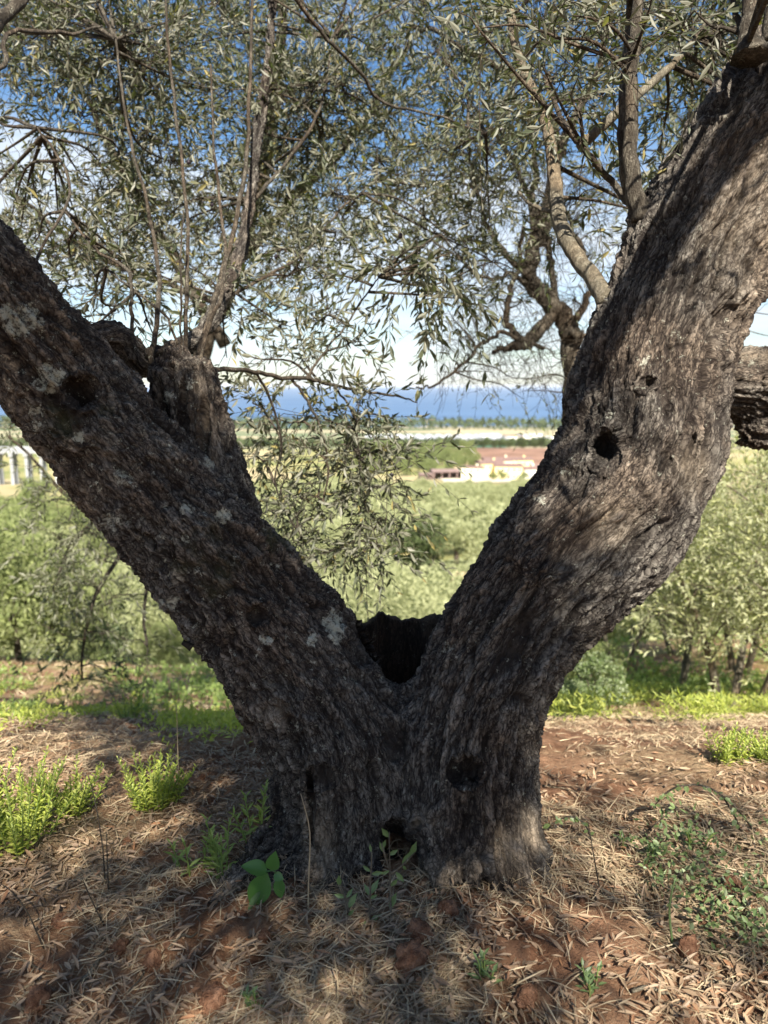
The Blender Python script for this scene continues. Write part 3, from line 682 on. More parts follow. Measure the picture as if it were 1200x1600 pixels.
# crown in view
cell = 58
for gy in range(-60, 470, cell):
    for gx in range(-60, 1290, cell):
        px = gx+random.uniform(0, cell); py = gy+random.uniform(0, cell)
        d = dens(px, py)
        # main tree layer
        right = px > 700
        if random.random() < (.30 if 430 < px < 760 else .55 if px <= 430 else .25)*min(1, d*1.25)*1.5:
            Y = random.uniform(3.35, 4.1) if px < 800 else random.uniform(2.7, 3.4)
            p, s = P(px, py, Y)
            if lands_on_sun(p): p, s = P(px, py, Y+.9)
            clump(T1.name, p, .13+.08*random.random(), int(19*d*random.uniform(.6, 1.4))+3, .050, up=.25)
        if random.random() < d*.9:
            Y = random.uniform(4.3, 5.2); r = T2.name if px > 600 else T3.name
            if r == T3.name: Y += .6
            p, s = P(px, py, Y); clump(r, p, .22, int(26*d*random.uniform(.5, 1.5))+2, .049, K=8, up=.2)
# nearer sprigs across the top right (short, out of focus)
for px, py in ((880, 60), (930, 30), (860, 130), (1010, 30), (900, 170), (820, 40), (1110, 40), (760, 60)):
    p, s = P(px, py, 2.1); clump(T1.name, p, .09, 5, .046, up=-.1)
# hanging foliage in the middle
for px, py, r, n, Y in ((410, 640, .12, 12, 2.9), (450, 660, .1, 10, 3.0), (400, 710, .12, 12, 3.0), (440, 760, .11, 12, 3.0), (480, 700, .1, 11, 2.95), (520, 660, .08, 9, 3.0), (560, 640, .08, 9, 3.0), (600, 650, .045, 6, 3.0),
                     (550, 700, .09, 12, 2.95), (600, 700, .06, 9, 3.0), (500, 760, .09, 10, 2.95), (560, 760, .08, 12, 2.95), (600, 760, .06, 10, 2.95), (610, 735, .05, 7, 2.95), (540, 820, .09, 11, 2.95), (590, 820, .06, 10, 2.95), (560, 868, .06, 8, 2.95), (490, 830, .09, 10, 3.0), (470, 800, .1, 9, 3.0), (590, 862, .04, 6, 2.95), (520, 860, .08, 7, 3.0), (425, 800, .09, 8, 3.1),
                     (470, 560, .1, 8, 2.95), (540, 540, .09, 7, 2.95), (500, 500, .12, 10, 3.1), (430, 500, .12, 10, 3.1), (560, 600, .07, 6, 3.0), (400, 560, .1, 6, 3.0), (450, 430, .12, 10, 3.1), (525, 430, .12, 10, 3.1), (590, 410, .08, 5, 3.1),
                     (350, 520, .1, 6, 2.9), (190, 480, .12, 8, 2.9), (150, 450, .12, 8, 2.9), (110, 400, .12, 9, 2.9), (250, 430, .12, 8, 2.9), (320, 430, .12, 8, 2.9), (60, 370, .12, 9, 2.9), (190, 410, .12, 9, 3.0), (230, 500, .08, 5, 2.6), (160, 500, .06, 4, 2.4)):
    p, s = P(px, py, Y); clump(T1.name, p, r, int(n*1.25), .054, K=7, up=-.25 if py > 600 else 0, droop=.45 if py > 600 else .25)
# dark bunch at (690,420)
for px, py in ((690, 400), (700, 440), (680, 370), (700, 465), (655, 420), (640, 390)):
    p, s = P(px, py, 2.9); clump(T1.name, p, .06, 6, .07, up=-.8, droop=.8)
# sparse small leaved sprigs of the thin tree
for px, py, n in ((710, 500, 4), (725, 540, 5), (705, 560, 3), (740, 500, 6), (800, 590, 6), (840, 590, 8), (870, 560, 5), (760, 460, 6), (780, 600, 4), (850, 610, 6), (740, 580, 4), (820, 470, 5), (900, 470, 5), (1180, 520, 6), (1190, 490, 6), (920, 400, 5), (950, 330, 5), (760, 400, 6)):
    p, s = P(px, py, 4.6); clump(T2.name, p, .16, n, .042, K=6, miss=.45, wr=.2, up=-.1, droop=.5)
# bare drooping twigs
for k in range(300):
    px, py = random.uniform(690, 990), random.uniform(250, 600)
    if px > 900+ (600-py)*.25: continue
    p, s = P(px, py, random.uniform(4.4, 4.9)); B = NP[T2.name]; a_ = B[((B-np.array(p))**2).sum(1).argmin()]
    v = np.array(p)-a_; 
    tw = np.stack([a_, a_+v*.33+[0, 0, .04], a_+v*.66+[0, 0, .03], np.array(p)])[None]+rng.normal(0, .015, (1, 4, 3)); tw[0, 0] = a_
    twigs[T2.name].append((tw, .003))
    e = rng.normal(0, 1, (4, 3)); e[:, 2] -= .7; e = e/np.linalg.norm(e, axis=1)[:, None]*rng.uniform(.1, .35, (4, 1))
    c0 = np.repeat(np.array(p)[None], 4, 0)
    twigs[T2.name].append((np.stack([c0, c0+e*.33+rng.normal(0, .01, (4, 3)), c0+e*.66+rng.normal(0, .015, (4, 3)), c0+e+rng.normal(0, .03, (4, 3))], 1), .0016))
# hanging foliage of the far tree, seen below the left limb
for l in ([(312, 745, 5.6, 7), (250, 770, 5.5, 6), (180, 800, 5.4, 5), (120, 840, 5.3, 4), (90, 900, 5.3, 3)], [(200, 795, 5.4, 4), (190, 860, 5.3, 3.5), (150, 930, 5.2, 3), (130, 1010, 5.2, 2), (128, 1060, 5.2, 1.5)],
          [(240, 775, 5.45, 4), (235, 880, 5.3, 3), (225, 960, 5.2, 2.5), (230, 1010, 5.2, 2)], [(150, 815, 5.4, 4), (90, 760, 5.4, 3), (50, 715, 5.3, 2), (10, 680, 5.3, 2)]):
    bough(l, M['twig'], T3)
NP[T3.name] = np.array([p for n_, b in boughs if n_ == T3.name for p in b[1:]])
NP[T1.name] = np.array([p for n_, b in boughs if n_ == T1.name for p in b[1:]])
for px, py, r, n in ((110, 790, .1, 9), (140, 830, .12, 12), (100, 850, .12, 11), (170, 870, .12, 11), (130, 910, .12, 12), (180, 930, .11, 9), (90, 910, .1, 9), (120, 960, .1, 9), (160, 990, .1, 8), (200, 1000, .09, 6), (230, 1020, .06, 4), (130, 1030, .07, 6), (170, 1050, .06, 4), (80, 780, .08, 6), (60, 760, .05, 4), (30, 690, .04, 3), (15, 670, .05, 4), (50, 730, .04, 3), (120, 1070, .04, 2), (190, 1075, .03, 2), (85, 985, .08, 5)):
    p, s = P(px, py, random.uniform(4.9, 5.3)); clump(T3.name, p, r*1.9, int(n*1.6), .064, K=8, up=-.2, droop=.5, splen=(.2, .4))
# the tree's unseen crown, its clumps placed along sun rays to shade trunk and ground
CR = []
def shade_clump_at(tgt, z0=2.35, z1=4.1, r=.32):
    z = random.uniform(z0, z1); t_ = (z-tgt[2])/SUNV.z; c = (tgt[0]+SUNV.x*t_, tgt[1]+SUNV.y*t_, z)
    u, v, d = project(np.array([c]))
    if d[0] > 0 and -130 < u[0] < 1330 and v[0] > -170: return
    th = (c[1]-2.45)/SUNV.y; hx, hz = c[0]-SUNV.x*th, c[2]-SUNV.z*th     # leave the hanging sprays below the left limb in the sun
    if -1.45 < hx < -.75 and .2 < hz < 1.2 and random.random() < .55: return
    CR.append((*c, r))
for k in range(150):
    gx_ = random.uniform(-1.9, 1.9); gy_ = random.uniform(.6, 1.78 if gx_ > .1 else 1.4)
    if fbm(np.array([[gx_*2.6, gy_*2.6, .3]]), 2, 77)[0] > .39: shade_clump_at((gx_, gy_, 0))
for k in range(200):
    a_ = random.choice(Lp[:11]+[(640, 1150, 1.8, 0)]*3); p = P(a_[0]+random.uniform(-80, 80), a_[1]+random.uniform(-80, 80), a_[2]-.1)[0]; shade_clump_at(p)
for k in range(14):
    shade_clump_at(P(random.uniform(560, 690), random.uniform(970, 1060), 2.05)[0])
for k in range(7):
    a_ = random.choice(Rp[2:11]); p = P(a_[0]+random.uniform(-110, 110), a_[1]+random.uniform(-90, 90), a_[2]-.15)[0]; shade_clump_at(p, r=.1)
# unseen boughs added to carry those shading clumps
def wbough(root, pts, rad):
    pts, rad = smooth_path([Vector(p) for p in pts], rad, 8); mb = MB(); mb.tube(pts, rad, 10, .12, 3)
    rel(link('bough', mb.mesh('bough', True), M['twig']), root); boughs.append((root.name, [tuple(p) for p in pts]))
tl = P(-420, 20, 1.75)[0]; tr = P(1480, -170, 2.42)[0]
wbough(T1, [tl, (-1.5, 1.3, 3.1), (-1.0, .7, 3.6), (-.3, -.3, 3.9), (.5, -1.6, 4.1)], [.14, .10, .07, .05, .02])
wbough(T1, [tl, (-2.1, 1.5, 3.0), (-2.3, .9, 3.5), (-2.0, -.9, 3.8)], [.12, .08, .05, .02])
wbough(T1, [tr, (2.1, 1.8, 3.5), (1.7, 1.0, 3.7), (1.1, -.3, 3.7), (.7, -1.7, 3.6)], [.18, .12, .08, .05, .02])
wbough(T1, [tr, (2.6, 1.7, 3.6), (2.6, .8, 3.8), (2.5, -1.2, 3.8)], [.15, .1, .06, .02])
NP[T1.name] = np.array([p for n_, b in boughs if n_ == T1.name for p in b[1:]])
for c in CR: clump(T1.name, c[:3], c[3], 11 if c[3] > .15 else 6, .066, K=7, up=.2, wr=.26)
print('crown clumps', len(CR))

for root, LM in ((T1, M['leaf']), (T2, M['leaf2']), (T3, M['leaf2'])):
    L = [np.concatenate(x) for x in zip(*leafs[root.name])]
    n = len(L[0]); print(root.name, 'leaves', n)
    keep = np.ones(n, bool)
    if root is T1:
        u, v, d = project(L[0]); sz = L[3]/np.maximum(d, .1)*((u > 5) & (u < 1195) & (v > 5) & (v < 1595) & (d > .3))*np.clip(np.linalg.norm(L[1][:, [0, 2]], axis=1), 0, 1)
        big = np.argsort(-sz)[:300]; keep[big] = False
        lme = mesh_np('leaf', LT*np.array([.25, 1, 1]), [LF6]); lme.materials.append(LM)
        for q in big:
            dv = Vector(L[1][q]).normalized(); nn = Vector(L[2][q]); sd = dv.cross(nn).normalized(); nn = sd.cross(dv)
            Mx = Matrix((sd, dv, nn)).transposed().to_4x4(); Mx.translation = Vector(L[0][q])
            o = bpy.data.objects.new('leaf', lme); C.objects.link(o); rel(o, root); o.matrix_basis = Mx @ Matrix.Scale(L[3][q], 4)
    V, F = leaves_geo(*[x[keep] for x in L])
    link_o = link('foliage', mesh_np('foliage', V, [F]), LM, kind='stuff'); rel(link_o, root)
    mb = subs[root.name]
    for tw, r in twigs[root.name]:
        V, F = twig_geo(tw, r); mb.add(V, F)
    rel(link('twigs', mb.mesh('twigs', True), M['twig'], kind='stuff'), root)
# black olives hanging in the crown
me = bpy.data.meshes.new('olive'); bm = bmesh.new(); bmesh.ops.create_icosphere(bm, subdivisions=2, radius=.0085); bmesh.ops.scale(bm, vec=(1, 1, 1.3), verts=bm.verts); bm.to_mesh(me); bm.free(); me.materials.append(M['olive'])
L1 = np.concatenate([l[0] for l in leafs[T1.name]]); u, v, d = project(L1)
cand = np.where((u > 20) & (u < 1180) & (v > 40) & (v < 1060) & (d > 2) & ((v < 420) | (u < 640)))[0]
for q in rng.choice(cand, 46, replace=False):
    o = bpy.data.objects.new('olive', me); C.objects.link(o); rel(o, T1); o.location = L1[q]+np.array([0, 0, -.012])

# ------------------------------------------------------------------ prototypes of farther trees
def crown_mesh(name, rx, rz, zc, n, size, lobes=9, seed=0, asp=.5, lr0=.32):
    g = np.random.default_rng(seed); c = []
    lob = g.normal(0, 1, (lobes, 3)); lob /= np.linalg.norm(lob, axis=1)[:, None]; lob *= g.uniform(.35, .75, (lobes, 1))
    lr = g.uniform(lr0, lr0+.18, lobes)
    k = g.integers(0, lobes, n); d = g.normal(0, 1, (n, 3)); d /= np.linalg.norm(d, axis=1)[:, None]
    p = lob[k]+d*(lr[k]*g.uniform(.55, 1.05, n)**.6)[:, None]
    p = p*np.array([rx, rx, rz])+np.array([0, 0, zc])
    dr = d+g.normal(0, .6, (n, 3)); nr = d+g.normal(0, .5, (n, 3))
    V, F = leaves_geo(p, dr+[0, 0, .2], nr, size*g.uniform(.6, 1.3, n), size*asp*g.uniform(.7, 1.2, n), LT4, LF4)
    return mesh_np(name, V, [F])
def trunk_mesh(name, h, r, forks=3, seed=0, lean=.2, spread=.8):
    rr = random.Random(seed); mb = MB()
    a = (0, 0, -.3); b = (rr.uniform(-lean, lean)*.5, rr.uniform(-.1, .1), h*.4)
    pts, rad = smooth_path([a, b], [r*1.3, r], 4); mb.tube(pts, rad, 8, .15, seed)
    for k in range(forks):
        an = k/forks*6.28+rr.random(); e = (b[0]+math.cos(an)*spread*h*.35, b[1]+math.sin(an)*spread*h*.35, h)
        m_ = tuple((b[i]+e[i])/2+rr.uniform(-.06, .06)*h for i in range(3))
        pts, rad = smooth_path([b, m_, e], [r*.85, r*.55, r*.2], 4); mb.tube(pts, rad, 6, .15, seed+k)
    return mb.mesh(name, True)
def tree_proto(crown, trunk_, mt, **props):
    r = empty('tmp_root'); 
    link('crown', crown, mt, r); link('trunk', trunk_, M['twig'], r); return r
def place(proto, name, x, y, s, rz, z=None, sz=1.0, **props):
    r = copy_tree(proto); r.name = name; r.location = (x, y, gz(x, y) if z is None else z); r.rotation_euler = (0, 0, rz); r.scale = (s, s, s*sz)
    for k, v in props.items(): r[k] = v
    return r
far = [tree_proto(crown_mesh('crown', 2.7, 1.75, 2.55, 2600, .30, 11, s), trunk_mesh('trunk', 2.6, .22, 3, s), M['far_olive']) for s in (1, 2, 3)]
mid = [tree_proto(crown_mesh('crown', 2.5, 1.7, 2.4, 11000, .13, 16, s), trunk_mesh('trunk', 2.4, .18, 4, s), M['far_olive']) for s in (4, 5)]
dark = [tree_proto(crown_mesh('crown', 2.3, 2.6, 3.3, 3500, .3, 13, s), trunk_mesh('trunk', 3, .2, 3, s), M['far_dark']) for s in (6, 7)]
grn = [tree_proto(crown_mesh('crown', 2.8, 2.2, 2.8, 2200, .34, 11, s), trunk_mesh('trunk', 3, .2, 3, s), M['far_green']) for s in (8, 9)]
bushp = tree_proto(crown_mesh('crown', 1.15, .8, .7, 5200, .062, 26, 12, .8, .14), trunk_mesh('trunk', .8, .03, 4, 12), M['bramble'])
darkbush = tree_proto(crown_mesh('crown', 1.15, .9, .85, 7000, .07, 30, 13, .4, .12), trunk_mesh('trunk', 1.0, .04, 4, 13), M['far_green'])
# young olives with real sprays
def young(seed, h=2.7, w_=1.0, nsp=1500, stems=3, mt='leaf3', bottom=.9):
    g = np.random.default_rng(seed); rr = random.Random(seed); r = empty('tmp_root'); tips = []
    for k in range(stems):
        mb = MB(); an = k/stems*6.28+rr.random()*1.5; top = Vector((math.cos(an)*w_*.6-.25, math.sin(an)*w_*.5, h*.8)); b = Vector((math.cos(an)*.08+.15, math.sin(an)*.08, -.15))
        m1 = b.lerp(top, .4)+Vector((rr.uniform(-.12, .12), rr.uniform(-.1, .1), 0))
        pts, rad = smooth_path([b, m1, top], [.042, .030, .008], 8); mb.tube(pts, rad, 7, .12, k)
        for j in range(9):
            q = pts[6+j % 10]; e = q+Vector((rr.uniform(-1, 1), rr.uniform(-1, 1), rr.uniform(.1, .9)))*.45*w_
            mb.tube([q, q.lerp(e, .5)+Vector((0, 0, .05)), e], [.012, .008, .004], 5, cap=False); tips += [tuple(q.lerp(e, f)) for f in (.3, .6, 1)]
        link('stem', mb.mesh('stem', True), M['twig2'], r); tips += [tuple(p) for p in pts[6:]]
    tips = np.array(tips); b = tips[g.integers(0, len(tips), nsp)]+g.normal(0, .16*w_, (nsp, 3))
    b = b[b[:, 2] > bottom*g.uniform(.7, 1.3, len(b))]
    d = g.normal(0, .6, b.shape)+(b-np.array([0, 0, h*.5]))*.5; d[:, 2] += .3
    lf, tw = sprays(b, d, g.uniform(.2, .38, len(b)), 7, .06, g=g, droop=.3)
    V, F = leaves_geo(*lf, LT4, LF4); link('foliage', mesh_np('foliage', V, [F]), M[mt], r)['kind'] = 'stuff'
    V, F = twig_geo(tw, .002); link('twigs', mesh_np('twigs', V, [F], True), M['twig2'], r)['kind'] = 'stuff'
    return r
ypro = [young(21, 2.6, 1.5, 1500, 2, bottom=.95), young(22, 2.4, 1.4, 1500, 2, bottom=.85)]
def at_ground(px, py):
    """ground point under a photo pixel (march)"""
    y = 1.2
    while y < 1400:
        p, s = P(px, py, y)
        if p.z < float(ground_z(p.x, y, False)[0]): return p.x, y
        y *= 1.01
    return P(px, py, 1400)[0].x, 1400
def PX(px, Y): return (px-600)/FPX*Y*1.03

G = 'young olive trees on the slope'
for k, (px, Y, s, rz, lab) in enumerate(((1135, 6.3, 1.0, .4, 'young olive tree with three slanting bare stems, right of the bramble bush'), (1235, 6.0, 1.08, 2.4, 'young olive tree cut by the right edge of the photo, nearest on the slope'),
        (1085, 7.8, .95, 4.0, 'young olive tree with low forked stems just left of the slanting stems'), (1170, 8.6, 1.1, 1.0, 'young olive tree behind the slanting stems on the right'), (990, 9.6, .95, 3.0, 'small olive tree between the big limb and the bramble bush behind'), (1060, 10.2, 1.0, 5.1, 'farthest young olive tree of the right slope, above the bramble bush'))):
    x = PX(px, Y); place(ypro[k % 2], 'young_olive_tree', x, Y, s, rz, label=lab, category='olive tree', group=G)
# left slope trees
for k, (px, Y, s, lab) in enumerate(((20, 10.2, .85, 'dark green bushy tree at the left edge beyond the dry grass'), (85, 11.0, .8, 'round grey-green bush behind the hanging olive branch'), (-60, 9.6, .95, 'bushy olive mostly cut by the left edge'), (160, 11.6, .4, 'low bush under the left limb at the back of the clearing'), (250, 12.5, .4, 'low pale bush below the left limb far back'))):
    x = PX(px, Y); place(darkbush if k < 2 else bushp if k == 3 else darkbush, 'bush', x, Y, s*1.25, k*1.3, sz=1.25, label=lab, category='bush', group='bushes at the foot of the left clearing')
x = PX(935, 5.9); place(bushp, 'bramble_bush', x, 5.9, .36, .3, label='leafy green bramble bush beside the right limb on the slope', category='bush')
x = PX(925, 6.6); place(darkbush, 'dark_bush', x, 6.6, .38, 1.3, sz=1.3, label='darker twiggy bush rising behind the bramble bush', category='bush')
x = PX(860, 5.8); place(bushp, 'bramble_bush', x, 5.7, .3, 2.3, label='low bramble tucked against the underside of the right limb', category='bush')

# grove
zones = 0; cnt = 0
def grove(n, y0, y1, x0, x1, protos, s0, s1, name, label, group, gap=None, dmin=3.0, sz=1.0):
    pts = []
    tries = 0
    while len(pts) < n and tries < n*40:
        tries += 1
        Y = math.exp(random.uniform(math.log(y0), math.log(y1))) if y1/y0 > 1.6 else random.uniform(y0, y1)
        x = PX(random.uniform(x0, x1), Y)
        if gap and gap(x, Y): continue
        if all((x-a)**2+(Y-b)**2 > dmin**2 for a, b in pts): pts.append((x, Y))
    pts.sort(key=lambda q: q[1]); nb = max(1, len(pts)//3)
    for q_, (x, Y) in enumerate(pts):
        band = ('', '')[0] if len(pts) < 20 else (', in the nearest rows', ', in the middle rows', ', in the farthest rows')[min(2, q_//nb)]
        place(random.choice(protos), name, x, Y, random.uniform(s0, s1), random.uniform(0, 6.28), z=float(ground_z(x, Y, False)[0])-.1, sz=sz*random.uniform(.9, 1.1), label=label+band, category='olive tree' if 'olive' in name else 'tree', group=group)
gapf = lambda x, Y: (abs(x-PX(715, Y)) < 2.6 and 33 < Y < 52) or (abs(x-PX(650, Y)) < 4 and 27 < Y < 52)
for px, Y, s, lab in ((585, 17.5, .92, 'pale olive tree just above the fork of the big trunk, nearest in the valley'), (655, 20.5, 1.0, 'pale olive tree right of the nearest valley crown, above the fork'), (520, 22, 1.0, 'pale olive tree behind the left limb, low in the valley'), (735, 24, .85, 'olive tree half hidden by the right limb, low in the valley'), (600, 27, 1.0, 'olive tree behind the two crowns above the fork')):
    x = PX(px, Y); place(random.choice(mid), 'olive_tree', x, Y, s, random.random()*6, z=float(ground_z(x, Y, False)[0])-.1, label=lab, category='olive tree', group='olive trees low in the valley')
grove(26, 22, 40, -150, 1350, mid, .85, 1.1, 'olive_tree', 'pale olive tree of the near grove below the clearing', 'near olive grove', gapf, 4.6)
for px, Y, s, lab in ((664, 38, .78, 'tall dark tree in the middle of the olive grove'), (632, 40, .5, 'dark tree beside the hanging foliage in the grove'), (688, 36, .36, 'low dark tree at the bare patch in the grove'), (655, 35, .34, 'small dark bushy tree left of the bare patch')):
    x = PX(px, Y); place(random.choice(dark), 'dark_tree', x, Y, s, 0, z=float(ground_z(x, Y, False)[0]), label=lab, category='tree', group='dark trees in the grove')
grove(230, 44, 226, 300, 960, far, .75, 1.12, 'olive_tree', 'small pale olive tree of the wide grove below the houses', 'wide olive grove', None, 4.2)
grove(46, 46, 200, -180, 190, grn, .7, 1.1, 'green_tree', 'green tree on the left slope below the viaduct', 'trees left of the big limb', None, 4.5)
grove(34, 16, 80, 880, 1400, far, .8, 1.1, 'olive_tree', 'olive tree on the right slope behind the young olives', 'olives on the right slope', None, 4.0)
grove(75, 318, 470, 560, 740, grn, 1.1, 1.6, 'green_tree', 'green tree of the wood left of the ploughed field', 'wood left of the ploughed field', None, 6)
grove(12, 480, 520, 700, 880, dark, 1.0, 1.7, 'dark_tree', 'dark round tree in the row behind the ploughed field', 'tree row behind the ploughed field', None, 9)
grove(14, 545, 600, 560, 720, grn, 1.0, 1.6, 'green_tree', 'green tree of the hedge behind the small wood', 'hedge trees behind the wood', None, 9)
grove(5, 285, 296, 680, 850, grn, .6, .9, 'green_tree', 'garden tree in front of the yellow houses', 'garden trees at the houses', None, 4)

# remove prototypes' own roots
for o in [o for o in scene.objects if o.name.startswith('tmp_root')]:
    for ch in list(o.children): bpy.data.objects.remove(ch)
    bpy.data.objects.remove(o)

# coastal woods: one mass
g = np.random.default_rng(3); n = 9000
for nm, y0, y1, x0, x1, hh, lab, mt in (('coastal_pine_wood', 1250, 1375, -900, 900, 16, 'dark belt of pines along the shore', 'far_dark'),
                                ('plain_hedges', 760, 800, -420, 420, 5, 'dark hedge line across the coastal plain', 'far_dark')):
    p = np.stack([g.uniform(x0, x1, n), g.uniform(y0, y1, n), np.zeros(n)], 1); env = fbm(np.stack([p[:, 0]*.03, p[:, 1]*.03, p[:, 0]*0], 1), 3, 2)
    p[:, 2] = ground_z(p[:, 0], p[:, 1], False)+g.uniform(0, 1, n)**.6*hh*(.5+env*.9)
    V, F = leaves_geo(p, g.normal(0, 1, (n, 3)), g.normal(0, 1, (n, 3)), g.uniform(4, 8, n), g.uniform(3, 6, n), LT4, LF4)
    link(nm, mesh_np(nm, V, [F]), M[mt], kind='stuff', label=lab)

# fields and roads draped on the terrain
def drape(name, poly, mt, dz=.25, n=24):
    """quad patch between two x-ranges: poly = [(y, xl, xr), ...]"""
    V = []; 
    for y, xl, xr in poly:
        xs_ = np.linspace(xl, xr, n); V.append(np.stack([xs_, np.full(n, y), ground_z(xs_, np.full(n, y), False)+dz], 1))
    V = np.concatenate(V); m_ = len(poly); i = (np.arange(m_-1)[:, None]*n+np.arange(n-1)[None]).ravel()
    link(name, mesh_np(name, V, [np.stack([i, i+1, i+n+1, i+n], 1)]), mt, kind='structure')
def rowsof(y0, y1, xl0, xr0, xl1, xr1, k=9):
    return [(y0+(y1-y0)*t_, PX(xl0+(xl1-xl0)*t_+math.sin(t_*7)*3, y0+(y1-y0)*t_), PX(xr0+(xr1-xr0)*t_, y0+(y1-y0)*t_)) for t_ in np.linspace(0, 1, k)]
mf = simple('ploughed_soil', (.17, .095, .062), (.25, .145, .098), .06, .95); ms_ = simple('dry_stubble', (.46, .34, .19), (.56, .44, .27), .05, .95)
mp_ = simple('pale_plastic', (.40, .41, .42), (.52, .52, .52), .03, .5); mg_ = simple('crop_green', (.05, .12, .07), (.09, .17, .09), .02, .9)
myd = simple('yard_gravel', (.50, .44, .34), (.62, .56, .44), .3, .95)
drape('stubble_field', rowsof(330, 505, 705, 960, 690, 960), ms_, .5); drape('ploughed_field', rowsof(368, 484, 752, 870, 735, 860), mf, .9)
drape('yard', rowsof(276, 312, 690, 860, 680, 860), myd, .3)
drape('crop_field', rowsof(700, 850, 560, 790, 560, 760), mg_, 1.0)
drape('sandy_path', rowsof(38, 47, 690, 760, 690, 760), ms_, .12)
# plastic greenhouses on the plain
gh = empty('greenhouse_block', (PX(690, 930), 930, float(ground_z(PX(690, 930), 930, False)[0])), label='long block of pale plastic greenhouses on the plain near the sea', category='greenhouse')
for k in range(14):
    mb = MB(); x0_ = (k-7)*13.5
    a = np.linspace(0, math.pi, 7); xs_ = -np.cos(a)*6.4; zs_ = np.sin(a)*3+1.5
    xs_ = np.concatenate([[-6.4], xs_, [6.4]]); zs_ = np.concatenate([[-2], zs_, [-2]])
    V = np.concatenate([np.stack([xs_+x0_, np.full(9, yy_), zs_], 1) for yy_ in (-60, 90)]); i = np.arange(8)
    mb.add(V, np.stack([i, i+1, i+10, i+9], 1)); 
    for e_ in (0, 9): mb.F.setdefault(9, []).append(np.array([list(range(e_, e_+9))]))
    link('tunnel', mb.mesh('tunnel'), mp_, gh)

# air over the valley and the sea
HZ = 0.00003
hm = MB(); hm.box((0, 44000, -35), (160000, 89000, 110)); hme = hm.mesh('haze')
hmat = bpy.data.materials.new('haze_air'); hmat.use_nodes = True; hmat.node_tree.nodes.clear(); ht = NT(hmat.node_tree)
pv = ht.node('ShaderNodeVolumePrincipled', {'Color': (.86, .92, 1.0, 1), 'Density': HZ, 'Anisotropy': .0})
ho = ht.node('ShaderNodeOutputMaterial'); ht.l.new(pv.outputs[0], ho.inputs['Volume'])
link('haze', hme, hmat, kind='stuff', label='thin bluish haze over the coastal plain and the sea')
# ------------------------------------------------------------------ houses
def stucco(nm, c): return simple(nm, tuple(v*.9 for v in c), c, .8, .9)
mY, mY2, mW = stucco('yellow_stucco', (.82, .68, .34)), stucco('cream_stucco', (.84, .78, .55)), stucco('white_stucco', (.72, .69, .62))
mR, mR2 = simple('clay_tiles', (.14, .09, .078), (.21, .135, .115), 1.5, .9), simple('brown_roof', (.17, .12, .11), (.24, .17, .15), 1.2, .9)
mD, mGl = simple('dark_opening', (.02, .02, .025), (.04, .04, .045), 2, .6), simple('window_glass', (.05, .06, .07), (.08, .09, .10), 2, .2)
mC = simple('viaduct_concrete', (.26, .27, .28), (.34, .35, .36), .2, .9)
def house(x, y, w_, d_, h, rh, wall, roof, lab, nwin=4, floors=1, rz=0, openf=False, cat='house'):
    r = empty('house', (x, y, float(ground_z(x, y, False)[0])), rz, label=lab, category=cat)
    mb = MB()
    if openf:
        mb.box((0, d_/2-.15, h/2), (w_, .3, h)); mb.box((-w_/2+.15, 0, h/2), (.3, d_-.61, h)); mb.box((w_/2-.15, 0, h/2), (.3, d_-.61, h)); link('wall', mb.mesh('wall'), wall, r)
        for k in range(5):
            m2 = MB(); m2.box((-w_/2+.5+k*(w_-1)/4, -d_/2+.3, h/2), (.45, .45, h)); link('post', m2.mesh('post'), wall, r)
        m2 = MB(); m2.box((0, -.2, .04), (w_-.7, d_-.9, .08)); link('floor', m2.mesh('floor'), mD, r)  # near-black floor: shade of the open shed put into its colour
    else:
        mb.box((0, 0, h/2-.5), (w_, d_, h+1)); link('wall', mb.mesh('wall'), wall, r)
        for f in range(floors):
            for k in range(nwin):
                wx = -w_/2+w_*(k+.5)/nwin; zc = h*(f+.55)/floors; door = f == 0 and k == nwin//2
                m2 = MB(); hh_ = 2.1 if door else 1.2
                if door: zc = 1.05
                m2.box((wx, -d_/2-.03, zc), (1.15, .06, hh_+.15)); fr = link('door' if door else 'window', m2.mesh('window'), mW, r)
                m2 = MB(); m2.box((wx, -d_/2-.075, zc), (.9, .03, hh_-.1)); link('panel' if door else 'pane', m2.mesh('pane'), mD if door else mGl, fr)
        for k in range(2):
            m2 = MB(); m2.box((-w_/2-.03, (k-.5)*d_/2, h*.6), (.06, 1.1, 1.3)); link('window', m2.mesh('window'), mGl, r)
    o_ = .3; rh *= .6; a, b = w_/2+o_, d_/2+o_
    V = [(-a, -b, h), (a, -b, h), (a, b, h), (-a, b, h), (-a+.0, 0, h+rh), (a-.0, 0, h+rh), (-a, -b, h+.25), (a, -b, h+.25), (a, b, h+.25), (-a, b, h+.25)]
    rm = MB(); rm.add(V, [[0, 3, 2, 1], [0, 1, 7, 6], [2, 3, 9, 8], [6, 7, 5, 4], [8, 9, 4, 5]]); rm.F.setdefault(5, []).append(np.array([[0, 6, 4, 9, 3], [1, 2, 8, 5, 7]]))
    ro = link('roof', rm.mesh('roof'), roof, r)
    if not openf:
        m2 = MB(); m2.box((w_*.22, d_*.1, h+rh+.1), (.7, .7, 1.4)); link('chimney', m2.mesh('chimney'), wall, ro)
    return r
